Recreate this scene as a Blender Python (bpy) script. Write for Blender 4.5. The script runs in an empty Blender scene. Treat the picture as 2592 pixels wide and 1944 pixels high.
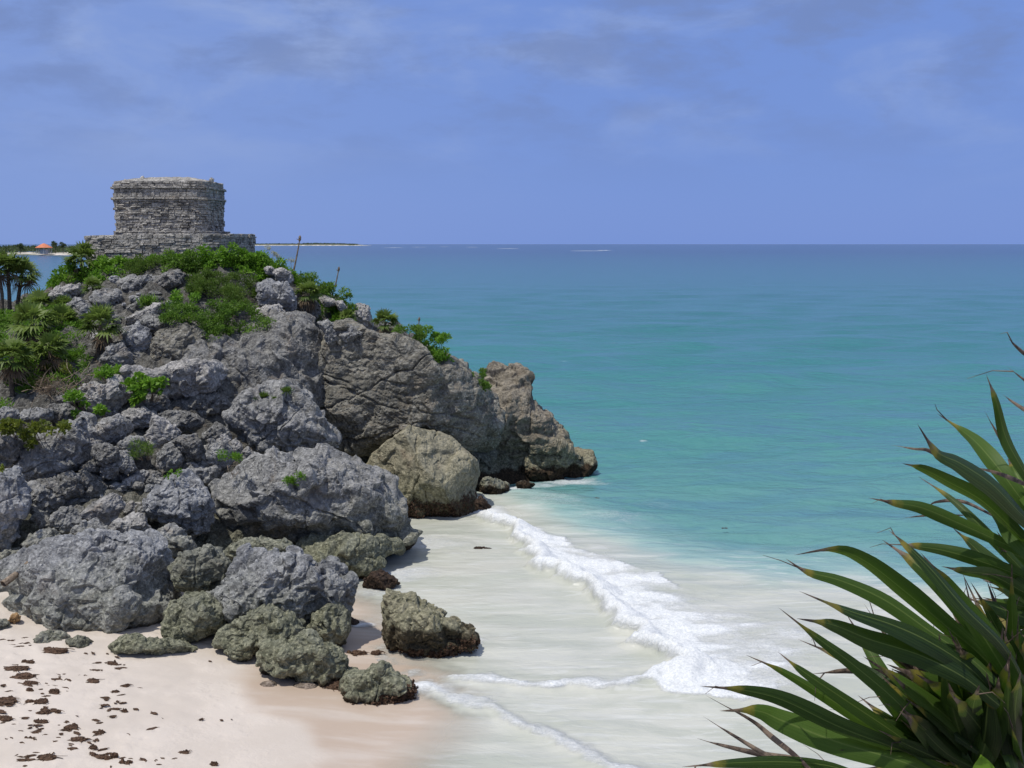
import bpy, bmesh, math, random
import numpy as np
from mathutils import Vector

# ------------------------------------------------------------------ camera, light, sky
SC = bpy.context.scene
COL = SC.collection
H = 12.0                                   # camera height above the sea
F = 2779.3                                 # focal length in photo pixels (2592 wide)
PITCH = math.atan((972 - 617.5) / F)
cam_d = bpy.data.cameras.new("camera")
cam = bpy.data.objects.new("camera", cam_d)
COL.objects.link(cam)
cam.location = (0, 0, H)
cam.rotation_euler = (math.pi / 2 - PITCH, 0, 0)
cam_d.sensor_width = 36.0
cam_d.lens = 36.0 * F / 2592.0
cam_d.clip_start = 0.1
cam_d.clip_end = 90000
SC.camera = cam

SUN_DIR = np.array([-0.30, -0.30, 0.90]); SUN_DIR /= np.linalg.norm(SUN_DIR)   # towards the sun
sun_d = bpy.data.lights.new("sun", 'SUN')
sun_d.energy = 3.7
sun_d.angle = math.radians(0.5)
sun_d.color = (1.0, 0.955, 0.88)
sun = bpy.data.objects.new("sun", sun_d)
COL.objects.link(sun)
sun.rotation_euler = Vector(SUN_DIR).to_track_quat('Z', 'Y').to_euler()
sun.location = (0, 0, 60)

SC.view_settings.view_transform = 'Standard'
SC.view_settings.look = 'None'
SC.view_settings.gamma = 1.0
SC.view_settings.exposure = 0.0


class NT:
    """small wrapper for building node trees"""
    def __init__(self, tree):
        self.t = tree
        self.t.nodes.clear()

    def n(self, typ, ins=None, **kw):
        nd = self.t.nodes.new(typ)
        for k, v in kw.items():
            setattr(nd, k, v)
        for k, v in (ins or {}).items():
            s = nd.inputs[k]
            if isinstance(v, bpy.types.NodeSocket):
                self.t.links.new(v, s)
            else:
                s.default_value = v
        return nd

    def link(self, a, b):
        self.t.links.new(a, b)

    def math(self, op, a, b=None, c=None, clamp=False):
        nd = self.t.nodes.new('ShaderNodeMath'); nd.operation = op; nd.use_clamp = clamp
        for i, v in enumerate((a, b, c)):
            if v is None: continue
            if isinstance(v, bpy.types.NodeSocket): self.t.links.new(v, nd.inputs[i])
            else: nd.inputs[i].default_value = v
        return nd.outputs[0]

    def mix(self, f, a, b, blend='MIX'):
        nd = self.t.nodes.new('ShaderNodeMix'); nd.data_type = 'RGBA'; nd.blend_type = blend
        for s, v in ((nd.inputs[0], f), (nd.inputs[6], a), (nd.inputs[7], b)):
            if isinstance(v, bpy.types.NodeSocket): self.t.links.new(v, s)
            elif isinstance(v, (tuple, list)): s.default_value = (*v[:3], 1)
            else: s.default_value = v
        return nd.outputs[2]

    def smooth(self, x, lo, hi, a=0.0, b=1.0):
        nd = self.t.nodes.new('ShaderNodeMapRange'); nd.interpolation_type = 'SMOOTHSTEP'
        self.t.links.new(x, nd.inputs[0])
        nd.inputs[1].default_value = lo; nd.inputs[2].default_value = hi
        nd.inputs[3].default_value = a; nd.inputs[4].default_value = b
        return nd.outputs[0]

    def noise(self, vec, scale, detail=4, rough=0.55, dist=0.0):
        nd = self.t.nodes.new('ShaderNodeTexNoise')
        self.t.links.new(vec, nd.inputs['Vector'])
        nd.inputs['Scale'].default_value = scale; nd.inputs['Detail'].default_value = detail
        nd.inputs['Roughness'].default_value = rough; nd.inputs['Distortion'].default_value = dist
        return nd.outputs[0]

    def scalev(self, vec, s):
        nd = self.t.nodes.new('ShaderNodeMapping'); self.t.links.new(vec, nd.inputs[0])
        nd.inputs['Scale'].default_value = s
        return nd.outputs[0]


def build_world():
    w = bpy.data.worlds.new("World"); SC.world = w; w.use_nodes = True
    T = NT(w.node_tree)
    elev = math.asin(SUN_DIR[2]); rot = math.atan2(SUN_DIR[0], SUN_DIR[1])
    sky = T.n('ShaderNodeTexSky', sky_type='NISHITA', sun_disc=False, sun_elevation=elev, sun_rotation=rot,
              air_density=1.0, dust_density=0.6, ozone_density=2.0)
    tc = T.n('ShaderNodeTexCoord')
    d = tc.outputs['Generated']
    sep = T.n('ShaderNodeSeparateXYZ', {0: d})
    z = sep.outputs[2]
    # humid tropical air: an even periwinkle blue near the horizon, over the physical sky
    base = T.mix(T.smooth(z, 0.0, 0.5), (1.78, 2.92, 6.75), (1.65, 2.85, 6.9))
    col = T.mix(T.smooth(z, 0.25, 0.8, 0.95, 0.5), sky.outputs[0], base)
    # unseen bright cloud overhead, added as fill to lift and soften the shadows
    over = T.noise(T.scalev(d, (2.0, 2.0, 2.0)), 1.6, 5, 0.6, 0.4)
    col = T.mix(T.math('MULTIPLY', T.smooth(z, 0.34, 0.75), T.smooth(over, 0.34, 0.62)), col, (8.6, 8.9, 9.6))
    # thin drifting cloud, streaked along the horizon
    v = T.scalev(d, (2.6, 2.6, 6.0))
    n1 = T.noise(v, 2.3, 6, 0.55, 0.35)
    n2 = T.noise(T.scalev(d, (4.2, 4.2, 12.0)), 2.1, 6, 0.6, 0.2)
    left = T.smooth(sep.outputs[0], 0.15, -0.42)
    high = T.smooth(z, 0.02, 0.16)
    light = T.math('MULTIPLY', T.smooth(n1, 0.44, 0.70), T.math('MULTIPLY', high, 0.62))
    light = T.math('ADD', light, T.math('MULTIPLY', left, 0.26))
    col = T.mix(light, col, (3.2, 4.2, 6.9))
    grey = T.math('MULTIPLY', T.smooth(n2, 0.42, 0.66), T.math('MULTIPLY', T.smooth(z, 0.03, 0.17), 0.70))
    col = T.mix(grey, col, (1.75, 2.5, 4.9))
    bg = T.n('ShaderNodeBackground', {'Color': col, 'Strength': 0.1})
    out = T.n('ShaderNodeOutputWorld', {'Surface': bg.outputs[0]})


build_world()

# ------------------------------------------------------------------ geometry of the view (photo pixels -> places)
CP, SP = math.cos(PITCH), math.sin(PITCH)


def ray(u, v):
    x = (np.asarray(u, float) - 1296) / F
    y = -(np.asarray(v, float) - 972) / F
    return np.stack([x, CP + y * SP, -SP + y * CP], -1)


def at(u, v, Y):
    d = ray(u, v)
    return np.array([0, 0, H]) + d * (np.asarray(Y, float) / d[..., 1])[..., None]


def ground(u, v, z=0.0):
    d = ray(u, v)
    return np.array([0, 0, H]) + d * ((z - H) / d[..., 2])[..., None]


ZOOM = {0: (0, 0, 2212 / 2592), 1: (0, 400, 3.16), 2: (550, 580, 3.16), 3: (0, 900, 3.16), 4: (500, 900, 3.16),
        5: (0, 1300, 2.5757), 6: (500, 1300, 2.5757), 7: (900, 800, 3.16), 8: (1700, 850, 1.5168),
        9: (850, 1150, 2.0895), 10: (0, 700, 5.531)}


def px(zid, pts):
    ox, oy, s = ZOOM[zid]
    p = np.asarray(pts, float)
    return np.stack([ox + p[..., 0] / s, oy + p[..., 1] / s], -1)


# ------------------------------------------------------------------ noise
def _h(ix, iy, iz, seed):
    with np.errstate(over='ignore'):
        h = (ix.astype(np.int64) * 374761393 + iy.astype(np.int64) * 668265263 + iz.astype(np.int64) * 2147483647 // 3 * 2 + iz.astype(np.int64) * 1274126177 + seed * 974634777) & 0xFFFFFFFF
        h = ((h ^ (h >> 13)) * 1274126177) & 0xFFFFFFFF
        h = ((h ^ (h >> 16)) * 2246822519) & 0xFFFFFFFF
        h = h ^ (h >> 15)
    return h


def perlin(p, seed=0):
    i = np.floor(p).astype(np.int64); f = p - i
    u = f * f * f * (f * (f * 6 - 15) + 10)
    out = 0
    for dx in (0, 1):
        for dy in (0, 1):
            for dz in (0, 1):
                h = _h(i[:, 0] + dx, i[:, 1] + dy, i[:, 2] + dz, seed)
                gx = (h & 1023) / 511.5 - 1; gy = ((h >> 10) & 1023) / 511.5 - 1; gz = ((h >> 20) & 1023) / 511.5 - 1
                dot = gx * (f[:, 0] - dx) + gy * (f[:, 1] - dy) + gz * (f[:, 2] - dz)
                w = (u[:, 0] if dx else 1 - u[:, 0]) * (u[:, 1] if dy else 1 - u[:, 1]) * (u[:, 2] if dz else 1 - u[:, 2])
                out = out + w * dot
    return out


def fbm(p, octs=4, seed=0, gain=0.5, lac=2.03):
    a, s, o = 1.0, 0.0, p
    for k in range(octs):
        s = s + a * perlin(o, seed + k * 17)
        o = o * lac + 3.7; a *= gain
    return s


def ridged(p, octs=4, seed=0, gain=0.55):
    a, s, o = 1.0, 0.0, p
    for k in range(octs):
        s = s + a * (0.35 - np.abs(perlin(o, seed + k * 13)))
        o = o * 2.1 + 1.3; a *= gain
    return s


def worley(p, seed=0):
    i = np.floor(p).astype(np.int64); f = p - i
    f1 = np.full(len(p), 9.0); f2 = np.full(len(p), 9.0)
    for dx in (-1, 0, 1):
        for dy in (-1, 0, 1):
            for dz in (-1, 0, 1):
                h = _h(i[:, 0] + dx, i[:, 1] + dy, i[:, 2] + dz, seed)
                qx = dx + (h & 1023) / 1023.0 - f[:, 0]; qy = dy + ((h >> 10) & 1023) / 1023.0 - f[:, 1]; qz = dz + ((h >> 20) & 1023) / 1023.0 - f[:, 2]
                d = qx * qx + qy * qy + qz * qz
                m = d < f1
                f2 = np.where(m, f1, np.minimum(f2, d)); f1 = np.where(m, d, f1)
    return np.sqrt(f1), np.sqrt(f2)


def sstep(a, b, x):
    t = np.clip((x - a) / (b - a), 0, 1)
    return t * t * (3 - 2 * t)


# ------------------------------------------------------------------ mesh helpers
def mesh_np(name, verts, faces, mat=None, parent=None, loc=None, smooth=False, attrs=None):
    """one mesh object from numpy arrays; verts in world space, moved so that the origin sits at loc"""
    verts = np.asarray(verts, np.float32)
    me = bpy.data.meshes.new(name)
    if isinstance(faces, np.ndarray):
        nf, k = faces.shape
        me.vertices.add(len(verts)); me.loops.add(nf * k); me.polygons.add(nf)
        o = np.zeros(3) if loc is None else np.asarray(loc, float)
        me.vertices.foreach_set('co', (verts - o).astype(np.float32).ravel())
        me.loops.foreach_set('vertex_index', faces.astype(np.int32).ravel())
        me.polygons.foreach_set('loop_start', np.arange(0, nf * k, k, dtype=np.int32))
        me.polygons.foreach_set('loop_total', np.full(nf, k, np.int32))
        me.update(calc_edges=True)
    else:
        o = np.zeros(3) if loc is None else np.asarray(loc, float)
        me.from_pydata([tuple(v) for v in (verts - o)], [], [tuple(f) for f in faces])
        me.update()
    me.polygons.foreach_set('use_smooth', np.full(len(me.polygons), smooth, bool))
    for k, a in (attrs or {}).items():
        at_ = me.attributes.new(k, 'FLOAT', 'POINT')
        at_.data.foreach_set('value', np.asarray(a, np.float32))
    ob = bpy.data.objects.new(name, me)
    COL.objects.link(ob)
    if mat: me.materials.append(mat)
    if loc is not None: ob.location = tuple(float(x) for x in loc)
    if parent is not None:
        ob.parent = parent
        if loc is not None:
            ob.location = tuple(float(a - b) for a, b in zip(loc, parent.location))
    return ob


def part(name, verts, faces, mat, parent, smooth=False, attrs=None):
    """a child mesh given in world space, stored relative to its parent's origin (parents carry no rotation while built)"""
    o = np.array(parent.matrix_basis.translation)
    q = parent.parent
    while q is not None:
        o = o + np.array(q.matrix_basis.translation); q = q.parent
    ob = mesh_np(name, np.asarray(verts, float) - o, faces, mat, None, None, smooth, attrs)
    ob.parent = parent
    return ob


def thing(name, loc, label, cat, group=None):
    o = bpy.data.objects.new(name, None); COL.objects.link(o)
    o.empty_display_size = 0.3
    o.location = tuple(float(x) for x in loc)
    return tag(o, label, cat, group)


def tag(o, label=None, cat=None, group=None, kind=None):
    if label: o['label'] = label
    if cat: o['category'] = cat
    if group: o['group'] = group
    if kind: o['kind'] = kind
    return o


def copy_tree(o, parent=None):
    c = o.copy(); COL.objects.link(c)
    if parent is not None: c.parent = parent
    for ch in list(o.children): copy_tree(ch, c)
    return c


_ICO = {}


def ico(n):
    if n not in _ICO:
        bm = bmesh.new(); bmesh.ops.create_icosphere(bm, subdivisions=n, radius=1.0)
        v = np.array([p.co[:] for p in bm.verts]); f = np.array([[q.index for q in t.verts] for t in bm.faces])
        bm.free(); _ICO[n] = (v / np.linalg.norm(v, axis=1)[:, None], f)
    return _ICO[n]


def vnormals(v, f):
    n = np.cross(v[f[:, 1]] - v[f[:, 0]], v[f[:, 2]] - v[f[:, 0]])
    out = np.zeros_like(v)
    for k in range(f.shape[1]): np.add.at(out, f[:, k], n)
    return out / (np.linalg.norm(out, axis=1)[:, None] + 1e-9)


def tube(pts, rad, n=6):
    pts = np.asarray(pts, float); rad = np.broadcast_to(rad, (len(pts),))
    tan = np.gradient(pts, axis=0); tan /= np.linalg.norm(tan, axis=1)[:, None] + 1e-9
    ref = np.array([0.31, 0.9, 0.22])
    a = np.cross(tan, ref); a /= np.linalg.norm(a, axis=1)[:, None] + 1e-9
    b = np.cross(tan, a)
    ang = np.arange(n) * 2 * np.pi / n
    v = pts[:, None] + rad[:, None, None] * (np.cos(ang)[None, :, None] * a[:, None] + np.sin(ang)[None, :, None] * b[:, None])
    v = v.reshape(-1, 3)
    f = []
    for i in range(len(pts) - 1):
        for k in range(n):
            f.append((i * n + k, i * n + (k + 1) % n, (i + 1) * n + (k + 1) % n, (i + 1) * n + k))
    return v, np.array(f)


def join(parts):
    vs, fs, o = [], [], 0
    for v, f in parts:
        vs.append(v); fs.append(np.asarray(f) + o); o += len(v)
    return np.concatenate(vs), np.concatenate(fs)


# ------------------------------------------------------------------ materials
def new_mat(name):
    m = bpy.data.materials.new(name); m.use_nodes = True
    T = NT(m.node_tree)
    return m, T


def finish(T, color, rough=0.9, bump=None, bstr=0.5, bdist=0.05, spec=0.3, alpha=None):
    b = T.n('ShaderNodeBsdfPrincipled')
    for k, v in (('Base Color', color), ('Roughness', rough), ('Specular IOR Level', spec)):
        if isinstance(v, bpy.types.NodeSocket): T.link(v, b.inputs[k])
        else: b.inputs[k].default_value = (*v[:3], 1) if isinstance(v, (tuple, list)) else v
    if bump is not None:
        bp = T.n('ShaderNodeBump', {'Height': bump, 'Strength': bstr, 'Distance': bdist})
        T.link(bp.outputs[0], b.inputs['Normal'])
    if alpha is not None: T.link(alpha, b.inputs['Alpha'])
    T.n('ShaderNodeOutputMaterial', {0: b.outputs[0]})
    return b


def rock_mat(name, dark, mid, light, tan=(0.26, 0.20, 0.14), tan_amt=0.25, algae=1.0, wet_z=0.75, strata=0.0, warm_hi=0.0, brown_hi=None):
    m, T = new_mat(name)
    pos = T.n('ShaderNodeNewGeometry').outputs['Position']
    sp = T.n('ShaderNodeSeparateXYZ', {0: pos}); z = sp.outputs[2]
    big = T.noise(pos, 0.55, 4, 0.6, 0.4)
    med = T.noise(pos, 2.6, 6, 0.68, 0.5)
    fine = T.noise(pos, 9.0, 6, 0.72, 0.2)
    wv = T.n('ShaderNodeTexVoronoi', {'Vector': pos, 'Scale': 7.5, 'Randomness': 1.0}); pit = wv.outputs['Distance']
    c = T.mix(T.smooth(med, 0.36, 0.66), dark, mid)
    c = T.mix(T.smooth(fine, 0.47, 0.70, 0.0, 0.72), c, light)
    sp2 = T.noise(pos, 21.0, 4, 0.7)
    c = T.mix(T.math('MULTIPLY', T.smooth(sp2, 0.45, 0.34), 0.42), c, dark)
    # weathered black lichen in drifting patches
    c = T.mix(T.math('MULTIPLY', T.smooth(big, 0.50, 0.70), 0.55), c, dark)
    c = T.mix(T.math('MULTIPLY', T.smooth(T.noise(pos, 1.1, 5, 0.6, 0.8), 0.56, 0.74), tan_amt), c, tan)
    c = T.mix(T.math('MULTIPLY', T.smooth(pit, 0.26, 0.08), T.math('MULTIPLY', T.smooth(med, 0.4, 0.6), 0.45)), c, dark)
    if strata > 0:
        sv = T.scalev(pos, (0.5, 0.5, 4.2))
        st = T.noise(sv, 2.0, 5, 0.65, 0.9)
        c = T.mix(T.math('MULTIPLY', T.smooth(st, 0.52, 0.68), 0.6 * strata), c, (0.30, 0.255, 0.19))
        c = T.mix(T.math('MULTIPLY', T.smooth(st, 0.46, 0.34), 0.6 * strata), c, (0.055, 0.05, 0.04))
    if algae > 0:     # green algae film in the splash zone, then brown weed at the tide line
        nz = T.math('ADD', z, T.math('MULTIPLY', T.math('SUBTRACT', big, 0.5), 3.2))
        ga = T.math('MULTIPLY', T.smooth(nz, 3.2, 0.9), 0.45 * algae)
        gcol = T.mix(T.smooth(fine, 0.42, 0.66), (0.10, 0.105, 0.055), (0.33, 0.325, 0.19))
        c = T.mix(ga, c, gcol)
        nb = T.math('ADD', z, T.math('MULTIPLY', T.math('SUBTRACT', T.noise(pos, 2.2, 5, 0.6), 0.5), 1.1))
        c = T.mix(T.math('MULTIPLY', T.smooth(nb, wet_z, wet_z - 0.22), 0.93 * min(1, algae)), c, T.mix(T.smooth(fine, 0.4, 0.65), (0.012, 0.008, 0.005), (0.055, 0.032, 0.018)))
    bump = T.math('ADD', T.math('MULTIPLY', fine, 1.0), T.math('MULTIPLY', T.smooth(pit, 0.0, 0.45), 0.55))
    finish(T, c, 0.93, bump, 0.85, 0.09, 0.15)
    return m


M = {}
M['grey'] = rock_mat('grey_limestone', (0.115, 0.115, 0.11), (0.295, 0.292, 0.28), (0.54, 0.53, 0.505), tan_amt=0.3)
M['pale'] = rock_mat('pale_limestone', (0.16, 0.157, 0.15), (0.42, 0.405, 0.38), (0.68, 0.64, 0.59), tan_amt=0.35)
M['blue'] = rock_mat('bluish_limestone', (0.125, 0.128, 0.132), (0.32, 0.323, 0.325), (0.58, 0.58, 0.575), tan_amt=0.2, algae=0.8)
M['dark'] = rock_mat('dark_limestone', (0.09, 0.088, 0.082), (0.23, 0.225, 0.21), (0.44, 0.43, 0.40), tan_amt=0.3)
M['olive'] = rock_mat('olive_limestone', (0.14, 0.132, 0.092), (0.34, 0.31, 0.22), (0.50, 0.455, 0.335), tan_amt=0.5, algae=0.8, wet_z=1.0)
M['green'] = rock_mat('algae_limestone', (0.09, 0.092, 0.076), (0.25, 0.25, 0.21), (0.45, 0.445, 0.38), tan_amt=0.2, algae=1.2, wet_z=0.35)
M['cliff'] = rock_mat('cliff_limestone', (0.09, 0.086, 0.072), (0.23, 0.22, 0.185), (0.46, 0.445, 0.395), tan_amt=0.28, strata=0.8)
M['tan'] = rock_mat('tan_limestone', (0.10, 0.088, 0.068), (0.28, 0.248, 0.195), (0.45, 0.40, 0.315), tan_amt=0.35, strata=0.3)
M['hill'] = rock_mat('hill_rubble', (0.055, 0.053, 0.047), (0.15, 0.145, 0.13), (0.29, 0.28, 0.25), tan=(0.13, 0.095, 0.065), tan_amt=0.6)


def leaf_mat(name, lo, hi, trans=(0.10, 0.2, 0.02), rough=0.5, tw=0.42):
    m, T = new_mat(name)
    r = T.n('ShaderNodeAttribute', attribute_name='shade').outputs['Fac']
    c = T.mix(r, lo, hi)
    b = T.n('ShaderNodeBsdfPrincipled', {'Base Color': c, 'Roughness': rough, 'Specular IOR Level': 0.35})
    tr = T.n('ShaderNodeBsdfTranslucent', {'Color': T.mix(0.5, c, trans)})
    mx = T.n('ShaderNodeMixShader', {0: tw, 1: b.outputs[0], 2: tr.outputs[0]})
    T.n('ShaderNodeOutputMaterial', {0: mx.outputs[0]})
    return m


M['leaf_bright'] = leaf_mat('bright_leaf', (0.06, 0.15, 0.015), (0.25, 0.44, 0.04), (0.16, 0.36, 0.03))
M['leaf_mid'] = leaf_mat('mid_leaf', (0.055, 0.12, 0.016), (0.19, 0.32, 0.04), (0.12, 0.25, 0.03))
M['leaf_fine'] = leaf_mat('fine_leaf', (0.055, 0.105, 0.016), (0.18, 0.27, 0.042), (0.10, 0.19, 0.03))
M['leaf_palm'] = leaf_mat('palm_leaf', (0.06, 0.105, 0.022), (0.22, 0.30, 0.06), (0.11, 0.18, 0.03))
M['leaf_olive'] = leaf_mat('creeper_leaf', (0.05, 0.08, 0.012), (0.19, 0.22, 0.03), (0.2, 0.25, 0.03))
M['dead_leaf'] = leaf_mat('dead_leaf', (0.06, 0.042, 0.026), (0.25, 0.185, 0.12), (0.2, 0.14, 0.08), 0.9, 0.15)
M['flower'] = leaf_mat('white_flower', (0.35, 0.36, 0.25), (0.6, 0.6, 0.45), (0.4, 0.4, 0.3), 0.8)


def plain_mat(name, lo, hi, scale=8, rough=0.9, bstr=0.3, bd=0.02, spec=0.2):
    m, T = new_mat(name)
    pos = T.n('ShaderNodeTexCoord').outputs['Object']
    n = T.noise(pos, scale, 5, 0.65)
    finish(T, T.mix(T.smooth(n, 0.35, 0.65), lo, hi), rough, n, bstr, bd, spec)
    return m


M['bark'] = plain_mat('grey_bark', (0.05, 0.04, 0.032), (0.14, 0.115, 0.09), 14)
M['twig'] = plain_mat('dry_twig', (0.12, 0.09, 0.065), (0.30, 0.24, 0.18), 20)
M['weed'] = plain_mat('dried_seaweed', (0.03, 0.018, 0.012), (0.12, 0.072, 0.045), 22, 0.8)
M['stalk'] = plain_mat('dry_stalk', (0.10, 0.08, 0.06), (0.24, 0.19, 0.14), 10)
# ------------------------------------------------------------------ depth of the slope (photo pixel -> distance) from control points
CTRL = [(0, 1400, 32), (0, 1250, 34.5), (0, 1050, 38.5), (0, 900, 42), (0, 760, 47), (0, 690, 52), (0, 645, 57),
        (140, 612, 60), (120, 660, 55), (200, 1390, 33), (200, 1200, 36), (200, 1000, 40), (200, 850, 44), (200, 700, 50), (200, 600, 54.5), (200, 572, 56.5),
        (400, 1390, 33.5), (400, 1200, 36.5), (400, 1000, 41), (400, 850, 45.5), (400, 700, 50.5), (400, 556, 56.5),
        (550, 1000, 42.5), (550, 850, 47.5), (550, 720, 52), (550, 552, 57), (640, 600, 57), (700, 640, 56.5), (800, 700, 56), (860, 740, 56), (960, 780, 56.5), (1060, 850, 58)]
_cp = px(0, [(a, b) for a, b, _ in CTRL]); _cY = np.array([c for _, _, c in CTRL], float)


def depth_at(u, v):
    u = np.atleast_1d(np.asarray(u, float)); v = np.atleast_1d(np.asarray(v, float))
    d2 = (u[:, None] - _cp[None, :, 0]) ** 2 * 0.35 + (v[:, None] - _cp[None, :, 1]) ** 2 + 900
    w = 1 / d2 ** 1.7
    return (w * _cY).sum(1) / w.sum(1)


def poly_sd(P, poly, closed=True):
    """signed distance of XY points to a polyline; inside / left of it is positive"""
    P = np.asarray(P, float)[:, :2]; poly = np.asarray(poly, float)[:, :2]
    A = poly if closed else poly[:-1]
    B = np.roll(poly, -1, 0) if closed else poly[1:]
    best = np.full(len(P), 1e18); sgn = np.ones(len(P)); inside = np.zeros(len(P), bool)
    for a, b in zip(A, B):
        ab = b - a; t = np.clip(((P - a) @ ab) / (ab @ ab + 1e-12), 0, 1)
        q = P - a - t[:, None] * ab; d = (q * q).sum(1)
        cr = ab[0] * (P[:, 1] - a[1]) - ab[1] * (P[:, 0] - a[0])
        m = d < best - 1e-9
        best = np.where(m, d, best); sgn = np.where(m, np.sign(cr), sgn)
        if closed:
            c = (a[1] > P[:, 1]) != (b[1] > P[:, 1])
            with np.errstate(divide='ignore', invalid='ignore'):
                xi = (b[0] - a[0]) * (P[:, 1] - a[1]) / (b[1] - a[1]) + a[0]
            inside ^= c & (P[:, 0] < xi)
    d = np.sqrt(best)
    return np.where(inside, d, -d) if closed else d * sgn


# ------------------------------------------------------------------ beach and sea bed: one sheet out to the horizon
SHORE = ground(*px(0, [(770, 1900), (800, 1720), (815, 1659), (828, 1610), (850, 1565), (880, 1515), (850, 1480), (800, 1440), (770, 1400), (750, 1330), (700, 1230), (560, 1100)]).T)


def beach_z(P):
    d = poly_sd(P, SHORE, closed=False)          # positive on the land side (left)
    z = np.where(d > 0, np.minimum(0.085 * d, 1.9 + 0.012 * d), np.maximum(0.07 * d, -4.0))
    z = np.minimum(z, 2.6) - 9 * sstep(44, 56, P[:, 1])
    return np.maximum(z, -5.0), d


def geo(a, b, first, ratio):
    out = [a]; s = first
    while abs(out[-1] - a) < abs(b - a):
        out.append(out[-1] + math.copysign(s, b - a)); s *= ratio
    return out[1:]


def build_beach():
    xs = np.array(sorted(geo(-24, -60000, 0.3, 1.25)) + list(np.arange(-24, 6.01, 0.12)) + geo(6, 60000, 0.3, 1.25))
    ys = np.array(sorted(geo(22, -400, 0.3, 1.3)) + list(np.arange(22, 46.01, 0.12)) + geo(46, 90000, 0.3, 1.25))
    X, Y = np.meshgrid(xs, ys)
    P = np.stack([X.ravel(), Y.ravel()], -1)
    z, d = beach_z(P)
    p3 = np.concatenate([P, np.zeros((len(P), 1))], 1)
    near = (np.abs(P[:, 0]) < 60) & (P[:, 1] > 15) & (P[:, 1] < 60)
    q = p3[near]
    dry = sstep(3.0, 6.0, d[near])
    z[near] += fbm(q * 0.35, 3, 5) * 0.07 * sstep(0.5, 4, d[near]) + dry * (fbm(q * 2.0, 3, 9) * 0.055 + fbm(q * 5.0, 2, 19) * 0.022)
    w, h = len(xs), len(ys)
    i = np.arange(w * h).reshape(h, w)
    f = np.stack([i[:-1, :-1], i[:-1, 1:], i[1:, 1:], i[1:, :-1]], -1).reshape(-1, 4)
    wetline = ground(*px(0, [(420, 1900), (470, 1750), (690, 1640), (640, 1590), (540, 1560), (500, 1525), (500, 1490), (545, 1455), (620, 1410), (600, 1300)]).T)
    wd = poly_sd(P, wetline, closed=False)
    wd = np.where(near, wd + fbm(p3 * 0.5, 3, 31) * 0.5, wd)
    wet = sstep(0.15, -0.5, wd)
    m, T = new_mat('beach_sand')
    pos = T.n('ShaderNodeNewGeometry').outputs['Position']
    wv = T.n('ShaderNodeAttribute', attribute_name='wet').outputs['Fac']
    n1 = T.noise(pos, 0.5, 5, 0.6); n2 = T.noise(pos, 9, 5, 0.7); n3 = T.noise(pos, 60, 3, 0.7)
    c = T.mix(T.smooth(n1, 0.35, 0.65), (0.51, 0.45, 0.385), (0.56, 0.497, 0.43))
    c = T.mix(T.math('MULTIPLY', T.smooth(n2, 0.52, 0.8), 0.30), c, (0.49, 0.405, 0.335))
    ws = T.noise(T.scalev(pos, (0.35, 1.6, 1)), 0.9, 4, 0.55, 0.4)
    c = T.mix(T.math('MULTIPLY', wv, T.math('ADD', T.math('MULTIPLY', T.smooth(ws, 0.3, 0.62), 0.55), 0.30)), c, (0.42, 0.325, 0.245))
    rough = T.math('SUBTRACT', 0.95, T.math('MULTIPLY', wv, 0.45))
    vd = T.n('ShaderNodeTexVoronoi', {'Vector': pos, 'Scale': 2.4}, feature='SMOOTH_F1').outputs['Distance']
    hgt = T.math('ADD', T.math('ADD', T.math('MULTIPLY', n2, 0.6), T.math('MULTIPLY', n3, 0.25)), T.math('MULTIPLY', T.smooth(vd, 0.05, 0.32), T.math('MULTIPLY', T.smooth(n1, 0.45, 0.6), 1.6)))
    bstr = T.math('SUBTRACT', 0.35, T.math('MULTIPLY', wv, 0.3))
    b = T.n('ShaderNodeBsdfPrincipled', {'Base Color': c, 'Roughness': rough, 'Specular IOR Level': 0.25})
    bp = T.n('ShaderNodeBump', {'Height': hgt, 'Strength': bstr, 'Distance': 0.04}); T.link(bp.outputs[0], b.inputs['Normal'])
    T.n('ShaderNodeOutputMaterial', {0: b.outputs[0]})
    ob = mesh_np('beach', np.concatenate([P, z[:, None]], 1), f, m, smooth=True, attrs={'wet': wet})
    tag(ob, 'pale pink sand beach sloping into the sea below the rocks', kind='structure')


# ------------------------------------------------------------------ sea
def pts0(zid, pts): return ground(*px(zid, pts).T)


BREAK_IN = [(745, 370), (800, 390), (920, 410), (945, 470), (960, 505), (1035, 580), (1035, 640), (1130, 655), (1200, 700), (1310, 725), (1345, 790), (1370, 820), (1430, 880), (1470, 940), (1540, 965), (1560, 1010), (1620, 1040), (1710, 1090), (1740, 1125), (1810, 1140)]
BREAK_OUT = [(2700, 1010), (2500, 880), (2190, 800), (2050, 755), (1900, 715), (1760, 665), (1600, 625), (1450, 560), (1300, 490), (1160, 425), (1000, 375), (900, 335), (790, 290)]
FOAM_LOW = [(1650, 1175), (1600, 1215), (1780, 1262), (1950, 1290), (2300, 1330), (2700, 1380)]
LINE_B = [(640, 1188), (740, 1192), (820, 1205), (1000, 1222), (1200, 1232), (1400, 1232), (1560, 1222), (1700, 1215)]
LINE_C = [(425, 1235), (520, 1258), (600, 1290), (700, 1318), (760, 1342), (830, 1362), (900, 1402), (980, 1428), (1050, 1462), (1150, 1500), (1300, 1580), (1450, 1650), (1600, 1740)]
MILK = [(650, 200), (850, 250), (1000, 300), (1120, 385), (1330, 490), (1560, 590), (1780, 650), (2190, 650), (2700, 740), (3600, 920)]


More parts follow.
